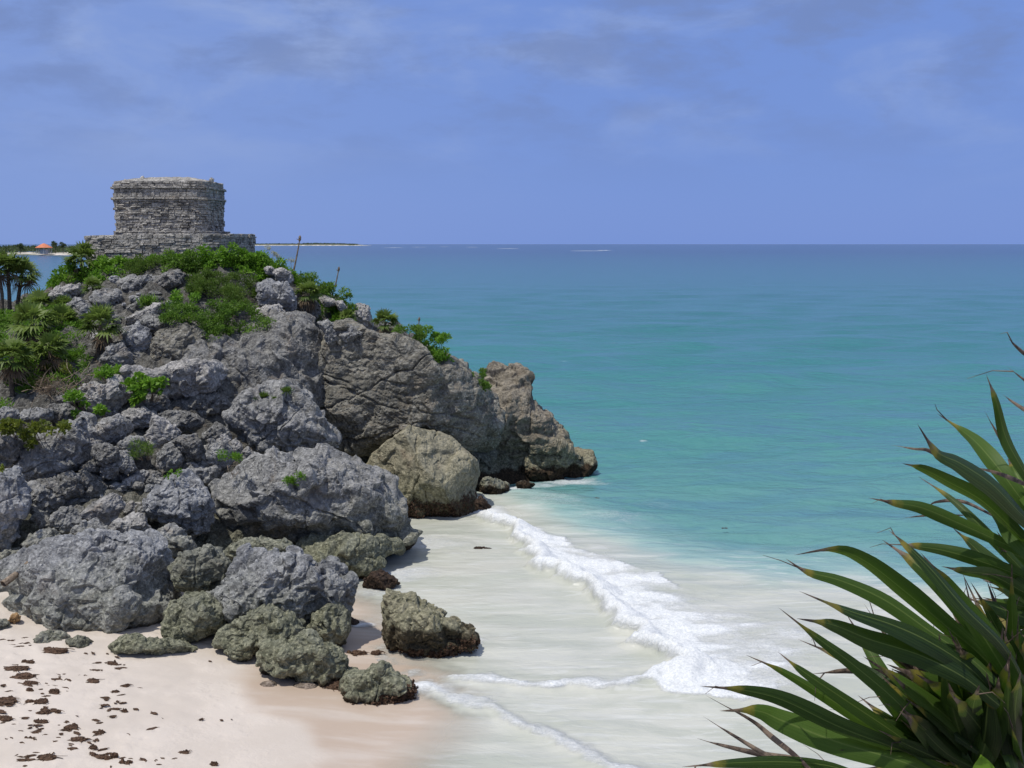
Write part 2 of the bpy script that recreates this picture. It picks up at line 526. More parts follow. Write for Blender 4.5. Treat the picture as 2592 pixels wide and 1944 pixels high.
def build_sea():
    ys = [17.0]
    while ys[-1] < 60000:
        y = ys[-1]; ys.append(y + max(0.105, 0.013 * (y - 46)))
    ys = np.array(ys); nx = 520
    s = np.linspace(-1, 1, nx); s = s * (0.40 + 0.60 * np.abs(s) ** 3)
    X = s[None] * (1.45 * ys[:, None] + 16); Y = np.repeat(ys[:, None], nx, 1)
    P = np.stack([X.ravel(), Y.ravel(), np.zeros(X.size)], -1)
    dy = np.repeat(np.gradient(ys)[:, None], nx, 1).ravel()
    dx = ((1.45 * ys + 16)[:, None] * np.gradient(s)[None]).ravel()
    sp_ = np.maximum(dx, dy)
    bz, shore = beach_z(P)
    near = (P[:, 1] < 130) & (np.abs(P[:, 0]) < 80)
    Q = P[near]
    warp = np.zeros((len(P), 2))
    warp[near, 0] = fbm(Q * 0.9, 4, 71) * 0.55; warp[near, 1] = fbm(Q * 0.9, 4, 72) * 0.55
    W = P[:, :2] + warp
    foam = np.zeros(len(P)); milk = np.zeros(len(P)); lift = np.zeros(len(P))
    main = np.concatenate([pts0(9, BREAK_IN), pts0(9, FOAM_LOW), pts0(9, BREAK_OUT)])
    sd = np.full(len(P), -9.0); sd[near] = poly_sd(W[near], main)
    din = np.full(len(P), 50.0); din[near] = np.abs(poly_sd(W[near], pts0(9, BREAK_IN), closed=False))
    inside = np.where(din < 3, sstep(-0.12, 0.28, sd), sstep(-0.9, 2.2, sd))
    dens = 0.47 + 0.42 * np.exp(-(din / 1.9) ** 2) + 0.14 * np.exp(-(din / 5.5) ** 2)
    pn = np.zeros(len(P)); pn[near] = fbm(Q * np.array([0.5, 0.9, 1]), 4, 33)
    dens = dens + 0.60 * pn * sstep(0.3, 1.5, din)
    lo = np.full(len(P), 50.0); lo[near] = np.abs(poly_sd(W[near], pts0(9, FOAM_LOW), closed=False))
    dens = np.maximum(dens, 0.40 + 0.5 * np.exp(-(lo / 1.0) ** 2))
    foam = inside * np.clip(dens, 0, 1) * sstep(-1, 2, din + 1)
    lift += 0.42 * np.exp(-((din - 0.35) / 0.55) ** 2) * sstep(-0.1, 0.4, sd)
    for line, wd_, am in ((LINE_B, 0.55, 0.74), (LINE_C, 0.60, 0.64)):
        d = np.full(len(P), 50.0); d[near] = poly_sd(W[near], pts0(9, line), closed=False)
        up = np.where(d > 0, d, -d * 2.2)          # sharp on the landward edge, trailing to seaward
        foam = np.maximum(foam, am * np.exp(-(up / wd_) ** 2))
        foam = np.maximum(foam, 0.52 * am * np.exp(-(np.where(d > 0, d / 1.5, 9)) ** 2))
        lift += 0.09 * np.exp(-(d / 0.3) ** 2)
    # foam washing round the rocks and in the cove
    for zid, (a, b), r, am in ((9, (110, 900), 0.5, 0.75), (9, (620, 1030), 0.5, 0.7), (9, (740, 985), 0.4, 0.7), (9, (470, 1240), 0.75, 0.85), (9, (390, 1160), 0.5, 0.6), (9, (330, 640), 1.3, 0.6),
                               (9, (790, 310), 0.8, 0.85), (9, (930, 205), 0.9, 0.7), (9, (1230, 140), 1.5, 0.62), (9, (950, 125), 1.4, 0.55), (9, (1130, 160), 1.2, 0.55), (9, (500, 480), 1.7, 0.45), (9, (180, 740), 1.1, 0.5),
                               (9, (1180, 255), 2.2, 0.36), (9, (1660, 250), 1.7, 0.30), (9, (1500, 330), 2.4, 0.33), (9, (320, 1020), 0.9, 0.55), (9, (230, 1090), 0.7, 0.6),
                               (0, (1390, 966), 0.28, 0.62), (0, (1290, 928), 0.25, 0.6), (0, (1325, 748), 0.35, 0.6), (0, (1215, 780), 0.5, 0.6)):
        c = pts0(zid, [(a, b)])[0]
        q = W - c[:2]
        foam = np.maximum(foam, am * np.exp(-((q[:, 0] / (r * 1.5)) ** 2 + (q[:, 1] / r) ** 2)))
    md = np.full(len(P), -60.0)
    sel = (P[:, 1] < 400)
    wl = P[sel, :2] + np.stack([fbm(P[sel] * 0.12, 4, 51) * 4.5, fbm(P[sel] * 0.12, 4, 52) * 4.5], -1)
    md[sel] = -poly_sd(wl, pts0(9, MILK), closed=False)     # positive landward
    milk = sstep(-12, 3.0, md) ** 1.7
    rng = np.random.default_rng(4)
    z = np.zeros(len(P))
    calm = sstep(-2, 9, -shore) * (1 - 0.75 * sstep(-6, 3, md))
    for k in range(34):
        lam = 0.9 * (1.115 ** k); ang = math.radians(rng.normal(262, 24)); kx, ky = math.cos(ang), math.sin(ang)
        am = 0.0072 * lam ** 0.86 * rng.uniform(0.5, 1.2)
        fade = sstep(0.42, 0.2, sp_ / lam) * sstep(420, 90, P[:, 1])
        ph = (P[:, 0] * kx + P[:, 1] * ky) * 2 * np.pi / lam + rng.uniform(0, 6.28) + 0.9 * np.sin(P[:, 0] * 0.09 + k * 2.1 + P[:, 1] * 0.03)
        sn = np.sin(ph)
        z += am * fade * (sn + 0.35 * (np.maximum(sn, 0) ** 2))
    z *= 0.15 + 0.85 * calm
    z += lift
    rough_f = np.zeros(len(P)); rough_f[near] = fbm(Q * 3.2, 3, 91)
    z += foam * (0.06 + 0.12 * rough_f)
    depth = z - bz
    i = np.arange(len(P)).reshape(len(ys), nx)
    f = np.stack([i[:-1, :-1], i[:-1, 1:], i[1:, 1:], i[1:, :-1]], -1).reshape(-1, 4)
    V = P.copy(); V[:, 2] = z
    m, T = new_mat('sea_water')
    pos = T.n('ShaderNodeNewGeometry').outputs['Position']
    A = lambda n: T.n('ShaderNodeAttribute', attribute_name=n).outputs['Fac']
    fo, mi, de = A('foam'), A('milk'), A('depth')
    sp = T.n('ShaderNodeSeparateXYZ', {0: pos})
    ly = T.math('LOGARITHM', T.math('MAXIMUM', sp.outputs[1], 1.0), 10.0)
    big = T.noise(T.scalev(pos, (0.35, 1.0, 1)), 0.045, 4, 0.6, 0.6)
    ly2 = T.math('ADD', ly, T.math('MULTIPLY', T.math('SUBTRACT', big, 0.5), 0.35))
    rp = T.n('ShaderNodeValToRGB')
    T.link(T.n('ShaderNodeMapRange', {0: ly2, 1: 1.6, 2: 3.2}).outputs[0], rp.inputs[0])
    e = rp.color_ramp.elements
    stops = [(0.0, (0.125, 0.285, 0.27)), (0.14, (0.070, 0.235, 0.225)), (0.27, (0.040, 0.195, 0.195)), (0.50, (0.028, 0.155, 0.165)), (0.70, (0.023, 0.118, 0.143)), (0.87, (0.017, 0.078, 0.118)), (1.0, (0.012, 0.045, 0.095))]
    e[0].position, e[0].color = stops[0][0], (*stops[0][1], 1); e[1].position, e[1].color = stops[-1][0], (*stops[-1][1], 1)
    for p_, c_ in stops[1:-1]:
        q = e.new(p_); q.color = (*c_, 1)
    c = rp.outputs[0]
    sv = T.scalev(pos, (0.28, 1.0, 1.0))
    st = T.noise(sv, 0.55, 5, 0.6, 0.5)
    c = T.mix(T.math('MULTIPLY', T.smooth(st, 0.42, 0.66), 0.45), c, (0.07, 0.185, 0.265))
    # sand stirred up by the surf
    mk0 = T.mix(T.smooth(T.noise(sv, 0.8, 5, 0.6, 0.6), 0.36, 0.66), (0.425, 0.44, 0.372), (0.53, 0.53, 0.465))
    mk = T.mix(T.smooth(mi, 1.0, 0.55, 0.0, 0.85), mk0, (0.30, 0.45, 0.415))
    mf = T.math('ADD', mi, T.math('MULTIPLY', T.math('SUBTRACT', T.noise(sv, 0.33, 6, 0.62, 1.0), 0.5), T.math('MULTIPLY', T.smooth(mi, 0.02, 0.3), 0.75)))
    c = T.mix(T.smooth(mf, 0.02, 0.95), c, mk)
    # foam: lace where it is thin, solid where it is thick
    fn = T.noise(T.scalev(pos, (0.42, 1.25, 1.0)), 1.5, 8, 0.72, 1.2)
    fn2 = T.noise(T.scalev(pos, (0.55, 1.2, 1.0)), 5.5, 6, 0.7, 1.6)
    lace = T.math('ADD', T.math('MULTIPLY', fn, 0.62), T.math('MULTIPLY', fn2, 0.40))
    thr = T.math('SUBTRACT', T.math('ADD', fo, lace), 1.0)
    fm = T.math('MULTIPLY', T.smooth(thr, -0.26, 0.30), T.smooth(fo, 0.05, 0.4))
    stk = T.noise(T.scalev(pos, (0.22, 1.5, 1.0)), 1.5, 7, 0.66, 1.4)
    c = T.mix(T.math('MULTIPLY', T.smooth(stk, 0.53, 0.64), T.math('MULTIPLY', T.smooth(mi, 0.1, 0.7), 0.34)), c, (0.66, 0.665, 0.64))
    fine = T.noise(pos, 14, 4, 0.7)
    fcol = T.mix(T.smooth(fine, 0.35, 0.65), (0.56, 0.585, 0.60), (0.76, 0.77, 0.765))
    c = T.mix(T.math('MULTIPLY', fm, 0.9), c, fcol)
    rough = T.math('ADD', T.math('MULTIPLY', fm, 0.6), T.math('ADD', 0.16, T.math('MULTIPLY', mi, 0.12)))
    alpha = T.math('MAXIMUM', T.smooth(de, -0.005, 0.16, 0.0, 0.93), T.math('MULTIPLY', fm, T.smooth(de, -0.02, 0.03)))
    w1 = T.noise(T.scalev(pos, (0.45, 1, 1)), 1.9, 5, 0.6, 0.5)
    w2 = T.noise(T.scalev(pos, (0.4, 1, 1)), 0.22, 4, 0.6, 0.4)
    w3 = T.noise(T.scalev(pos, (0.35, 1, 1)), 6.0, 3, 0.6, 0.3)
    hgt = T.math('ADD', T.math('ADD', T.math('MULTIPLY', w1, 0.30), T.math('MULTIPLY', w2, 1.1)), T.math('MULTIPLY', w3, 0.07))
    hgt = T.math('ADD', T.math('MULTIPLY', hgt, T.math('SUBTRACT', 1.0, T.math('MULTIPLY', mi, 0.72))), T.math('MULTIPLY', T.math('MULTIPLY', fm, lace), 0.14))
    b = T.n('ShaderNodeBsdfPrincipled', {'Base Color': c, 'Roughness': rough, 'IOR': 1.333, 'Alpha': alpha})
    b.inputs['Specular IOR Level'].default_value = 0.36
    bp = T.n('ShaderNodeBump', {'Height': hgt, 'Strength': 0.95, 'Distance': 0.62}); T.link(bp.outputs[0], b.inputs['Normal'])
    T.n('ShaderNodeOutputMaterial', {0: b.outputs[0]})
    ob = mesh_np('sea', V, f, m, smooth=True, attrs={'foam': foam, 'milk': milk, 'depth': depth})
    tag(ob, 'turquoise sea with white surf breaking on the sand', kind='structure')


# ------------------------------------------------------------------ the headland under the rocks
HC = [tuple(at(*px(0, [(a, b)])[0], c)) for a, b, c in CTRL]
HW = [(-26, 66, 10.3), (-18, 67.5, 10.6), (-12, 66, 9.6), (-18, 60, 11.1), (-22, 60, 11.0), (-14, 60, 11.0), (-8, 63, 6.5), (-4, 63, 3.5), (0, 62, 1), (-27, 64.5, 7), (-32, 65, 5.5),
      (-27, 72, -2), (-32, 71, -2), (-40, 70, -2), (-20, 77, -2), (-12, 76, -2), (-5, 72, -2), (2, 68, -2.5), (7, 62, -3), (7, 55, -3), (2, 53, -2.5), (-2, 50, -2), (-4, 48, -1.5), (-5, 44, -1.2), (-6, 41, -1),
      (-7, 37, -0.8), (-9, 33, -0.3), (-16, 30, 0.4), (-24, 29.5, 0.8), (-30, 33, 2.5), (-40, 33, 3), (-40, 45, 6), (-40, 58, 8.5), (-32, 58, 8.8), (-9, 46, 0.0), (-11, 43.5, 1.0), (-7, 50, 0.5), (-9.5, 51.5, 4.5), (-5, 53.5, 1.5)]


def build_headland():
    C = np.array(HC + HW); n = len(C)
    r = np.sqrt(((C[:, None, :2] - C[None, :, :2]) ** 2).sum(-1) + 0.6)
    A = np.zeros((n + 3, n + 3)); A[:n, :n] = r + np.eye(n) * (-0.25)
    A[:n, n] = 1; A[:n, n + 1:] = C[:, :2]; A[n, :n] = 1; A[n + 1:, :n] = C[:, :2].T
    w = np.linalg.solve(A, np.concatenate([C[:, 2], [0, 0, 0]]))
    xs = np.arange(-44, 9.01, 0.14); ys = np.arange(29, 79.01, 0.14)
    X, Y = np.meshgrid(xs, ys); P = np.stack([X.ravel(), Y.ravel()], -1)
    Z = np.zeros(len(P))
    for k in range(n): Z += w[k] * np.sqrt(((P - C[k, :2]) ** 2).sum(1) + 0.6)
    Z += w[n] + P @ w[n + 1:]
    Z -= 0.30 + 0.65 * sstep(50, 44, P[:, 1]) * sstep(0.4, 2.0, Z)
    p3 = np.concatenate([P, Z[:, None]], 1)
    f1, f2 = worley(p3 * 1.15 + fbm(p3 * 0.8, 2, 3)[:, None] * 0.3, 8)
    g1, g2 = worley(p3 * 2.6, 12)
    land = sstep(-0.5, 1.0, Z)
    Z = Z + land * (np.minimum(0.34, (f2 - f1) * 0.62) - 0.15 + np.minimum(0.14, (g2 - g1) * 0.26) + fbm(p3 * 0.55, 3, 2) * 0.5 * sstep(63, 58, P[:, 1]) + fbm(p3 * 4.5, 3, 6) * 0.05)
    i = np.arange(len(P)).reshape(len(ys), len(xs))
    f = np.stack([i[:-1, :-1], i[:-1, 1:], i[1:, 1:], i[1:, :-1]], -1).reshape(-1, 4)
    ob = mesh_np('headland', np.concatenate([P, Z[:, None]], 1), f, M['hill'])
    tag(ob, 'rocky headland slope of grey limestone rubble', kind='structure')
    global hill_z
    Zg = Z.reshape(len(ys), len(xs))

    def hz(x, y):
        ix = np.clip(((np.asarray(x) + 44) / 0.14).astype(int), 0, len(xs) - 1); iy = np.clip(((np.asarray(y) - 29) / 0.14).astype(int), 0, len(ys) - 1)
        return Zg[iy, ix]
    hill_z = hz
    return ob


build_beach(); build_sea(); build_headland()
# ------------------------------------------------------------------ rocks: each its own closed stone grown from its outline
def rock_shape(poly, Y, T, n=6, seed=0, cuts=5, amp=0.07, karst=0.05, kf=3.2, tilt=0.0, lean=0.10, strata=0.0, cutmin=0.62, box=0.66, rug=0.0, cracks=1, fine=0.72, fac=1.0):
    rng = np.random.default_rng(seed + 100)
    x, y = poly[:, 0], poly[:, 1]; x2, y2 = np.roll(x, -1), np.roll(y, -1)
    cr = x * y2 - x2 * y; a = cr.sum() / 2
    cu = ((x + x2) * cr).sum() / (6 * a); cv = ((y + y2) * cr).sum() / (6 * a)
    C = at(cu, cv, Y); cw = np.array([0, 0, H])
    D = (C - cw) @ np.array([0, CP, -SP]); mpp = D / F
    w = (cw - C) / np.linalg.norm(cw - C)
    r = np.array([1.0, 0, 0]) - w[0] * w; r /= np.linalg.norm(r); u = np.cross(w, r)
    px_, py_ = (x - cu) * mpp, -(y - cv) * mpp
    N = 360; ang = np.arange(N) * 2 * np.pi / N; rad = np.zeros(N)
    qx, qy = np.roll(px_, -1), np.roll(py_, -1)
    for k, t in enumerate(ang):
        dx, dy = math.cos(t), math.sin(t)
        ex, ey = qx - px_, qy - py_
        den = dx * ey - dy * ex; den = np.where(np.abs(den) < 1e-9, 1e-9, den)
        s = (px_ * ey - py_ * ex) / den; v = (px_ * dy - py_ * dx) / den
        ok = (v >= 0) & (v <= 1) & (s > 0)
        rad[k] = s[ok].max() if ok.any() else 0.1
    rs = rad * 1.03
    d, f = ico(n)
    t = np.mod(np.arctan2(d[:, 1], d[:, 0]), 2 * np.pi) / (2 * np.pi) * N
    i0 = t.astype(int) % N; fr = t - np.floor(t)
    ra = rs[i0] * (1 - fr) + rs[(i0 + 1) % N] * fr
    c = np.sqrt(d[:, 0] ** 2 + d[:, 1] ** 2) + 1e-9; mean = rs.mean()
    ra = mean + (ra - mean) * sstep(0.05, 0.75, c)
    cp = c ** box
    X = ra * cp * d[:, 0] / c; Yp = ra * cp * d[:, 1] / c
    Zd = T * np.sign(d[:, 2]) * np.abs(d[:, 2]) ** box
    p = np.stack([X, Yp, Zd], -1)
    size = mean
    # split faces
    for k in range(int(cuts * 2.4)):
        th = rng.uniform(0, 6.283); el = rng.uniform(0.12, 0.95)
        nn = np.array([math.cos(th) * math.sqrt(1 - el * el), math.sin(th) * math.sqrt(1 - el * el), el])
        if k == 0: nn = np.array([rng.uniform(-0.3, 0.3), 0.75, 0.6]); nn /= np.linalg.norm(nn)
        if k == 1: nn = np.array([rng.uniform(-0.4, 0.4), -0.35, 0.85]); nn /= np.linalg.norm(nn)
        sup = (p @ nn).max(); dd = sup * (rng.uniform(cutmin + 0.06, 0.93) + (0.12 if el < 0.4 else 0))
        s = p @ nn - dd
        p = p - nn * (np.maximum(s, 0) * 0.97)[:, None]
    Zs = p[:, 2] + tilt * p[:, 0] + lean * p[:, 1]
    v = C + p[:, :1] * r + p[:, 1:2] * u + Zs[:, None] * w
    off = rng.uniform(-50, 50, 3)
    q = v + off
    nrm = vnormals(v, f)
    edge = 1.0
    h = fbm(q * (1.1 / size), 3, seed) * amp * size * 1.2
    h = h + ridged(q * (2.6 / size ** 0.6), 4, seed + 5) * amp * size ** 0.6 * 0.45 * (0.4 + 0.6 * fine)
    fw = q + np.stack([fbm(q * 0.9, 2, 61), fbm(q * 0.9, 2, 62), fbm(q * 0.9, 2, 63)], -1) * 0.25 * min(size, 1.5)
    h = h + facet_noise(fw * (1.5 / size), seed + 2) * 0.20 * size * fac + facet_noise(fw * (3.6 / size), seed + 3) * 0.085 * size * fac
    if rug > 0:
        h = h + ridged(q * 0.55 + fbm(q * 0.4, 2, 5)[:, None] * 0.4, 4, seed + 21) * rug
    for k in range(cracks):
        cn = rng.normal(size=3) * np.array([1, 0.25, 1]); cn /= np.linalg.norm(cn)
        dist = np.abs((v - C) @ cn - rng.uniform(-0.5, 0.5) * size + fbm(q * 1.3, 3, seed + k) * 0.22)
        cw_ = 0.018 + 0.010 * size
        h = h - (0.04 + 0.035 * min(size, 2.5)) * np.exp(-(dist / cw_) ** 2) * sstep(-0.2, 0.3, fbm(q * 0.7, 2, seed + 40 + k) + 0.15)
    if karst > 0:
        wq = q * kf + fbm(q * kf * 0.6, 2, 3)[:, None] * 0.6
        f1, f2 = worley(wq, 7)
        h = h - karst * (1 - sstep(0.0, 0.55, f1)) * 1.3 + karst * 0.7 * np.minimum(0.5, f2 - f1)
    h = h + fine * (ridged(q * 3.4, 4, seed + 9) * 0.06 + fbm(q * 9.0, 2, 3) * 0.022)
    if fine > 0.5 and n >= 6 and seed % 3 != 1:
        f1, f2 = worley(q * 5.6 + fbm(q * 4, 2, 8)[:, None] * 0.5, 17)
        h = h - 0.055 * (1 - sstep(0.05, 0.5, f1)) * sstep(-0.15, 0.25, fbm(q * 0.9, 2, 44)) - 0.02 * (1 - sstep(0.0, 0.35, f1))
    if strata > 0:
        zz = q[:, 2] * 2.1 + fbm(q * 0.5, 3, 4) * 1.2
        fr_ = zz - np.floor(zz)
        h = h + strata * (sstep(0, 0.25, fr_) - sstep(0.7, 1.0, fr_) - 0.6) * (0.6 + 0.8 * fbm(q * 0.8, 2, 12))
    v = v + nrm * h[:, None]
    return v, f, C


def facet_noise(p, seed=0):
    """broken, flat faced relief: every cell is a plane with its own tilt"""
    i = np.floor(p).astype(np.int64); f = p - i
    ws = np.zeros(len(p)); out = np.zeros(len(p))
    for dx in (-1, 0, 1):
        for dy in (-1, 0, 1):
            for dz in (-1, 0, 1):
                h = _h(i[:, 0] + dx, i[:, 1] + dy, i[:, 2] + dz, seed)
                q = np.stack([dx + (h & 1023) / 1023.0, dy + ((h >> 10) & 1023) / 1023.0, dz + ((h >> 20) & 1023) / 1023.0], -1) - f
                d = (q * q).sum(1); g = (h * 2654435761) & 0xFFFFFFFF
                val = q[:, 0] * ((g & 1023) / 511.5 - 1) + q[:, 1] * (((g >> 10) & 1023) / 511.5 - 1) + q[:, 2] * (((g >> 20) & 1023) / 511.5 - 1) + (((g >> 7) & 255) / 255 - 0.5) * 0.5
                w = np.exp(-22 * d); ws += w; out += w * val
    return out / (ws + 1e-12)


ROCKS = []


def rock(name, zid, poly, label, mat='grey', Y=None, T=None, dY=0.0, group='limestone boulders of the rockfall', kind=None, cat='boulder', **kw):
    P = px(zid, poly)
    x, y = P[:, 0], P[:, 1]
    cu, cv = (x.min() + x.max()) / 2, (y.min() + y.max()) / 2
    wpx = x.max() - x.min(); hpx = y.max() - y.min()
    if Y is None: Y = float(depth_at(cu, y.max() * 0.6 + cv * 0.4)[0])
    Y += dY
    if T is None: T = 0.42 * (wpx * hpx) ** 0.5 * Y / F
    if 'n' not in kw:
        big = (wpx * hpx) ** 0.5
        kw['n'] = 7 if big > 120 else 6 if big > 45 else 5
    kw.setdefault('seed', len(ROCKS) + 1)
    v, f, C = rock_shape(P, Y, T, **kw)
    loc = np.array([v[:, 0].mean(), v[:, 1].mean(), v[:, 2].min()])
    ob = mesh_np(name, v, f, M[mat], loc=loc)
    if kind: tag(ob, label, kind=kind)
    else: tag(ob, label, cat, group)
    ROCKS.append(ob)
    return ob, v, f


def cliffs():
    rock('cliff', 4, [(-170, 30), (-60, -60), (60, -110), (200, -150), (330, -140), (380, -190), (480, -250), (600, -310), (700, -300), (790, -270), (850, -250), (960, -240), (1010, -150), (1030, 20), (1040, 200), (1000, 420), (960, 560), (800, 640), (400, 640), (100, 560), (-150, 420), (-200, 200)],
         'grey pitted cliff wall below the shrubs with a dark cleft at its end', 'dark', Y=51.0, T=3.0, kind='structure', n=8, seed=3, cuts=6, amp=0.05, karst=0.16, kf=1.15, rug=0.30, cracks=4, fac=0.8, tilt=-0.12, lean=-0.15, cutmin=0.72, box=0.6)
    rock('cliff', 7, [(-240, 420), (-225, 320), (-190, 250), (-150, 180), (-120, 120), (-30, 60), (100, 140), (200, 190), (340, 200), (500, 250), (620, 330), (790, 375), (920, 470), (1020, 590), (1110, 740), (1150, 860), (1130, 980), (1060, 1120), (900, 1060), (720, 970), (560, 900), (440, 900), (300, 1000), (160, 1070), (0, 1075), (-150, 1040), (-230, 900), (-260, 700)],
         'banded brown cliff overhanging the olive boulder and the dark cave', 'cliff', Y=53.5, T=4.6, kind='structure', n=8, seed=11, cuts=5, amp=0.03, karst=0.10, kf=1.3, rug=0.26, cracks=6, fac=0.55, tilt=-0.30, lean=0.30, strata=0.05, cutmin=0.7, box=0.62)
    rock('cliff', 7, [(1060, 450), (1110, 400), (1180, 410), (1220, 445), (1300, 435), (1360, 460), (1385, 520), (1370, 640), (1400, 690), (1440, 740), (1550, 800), (1600, 880), (1650, 940), (1680, 1040), (1760, 1080), (1840, 1140), (1872, 1180), (1840, 1235), (1700, 1262), (1500, 1275), (1200, 1285), (1000, 1280), (970, 1150), (1020, 1000), (1080, 800), (1070, 640), (1050, 540)],
         'tan rock pinnacle at the seaward tip of the headland', 'tan', Y=57.5, T=2.6, kind='structure', n=8, seed=21, cuts=4, amp=0.05, karst=0.16, kf=1.5, rug=0.28, cracks=3, tilt=-0.1, lean=-0.05, strata=0.05, cutmin=0.7)
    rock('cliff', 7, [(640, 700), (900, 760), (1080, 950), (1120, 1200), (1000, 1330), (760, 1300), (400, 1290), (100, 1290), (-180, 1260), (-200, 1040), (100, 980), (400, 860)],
         'shaded back wall of the sea cave behind the olive boulder', 'dark', Y=55.0, T=2.2, kind='structure', n=7, seed=31, cuts=3, amp=0.05, karst=0.05)


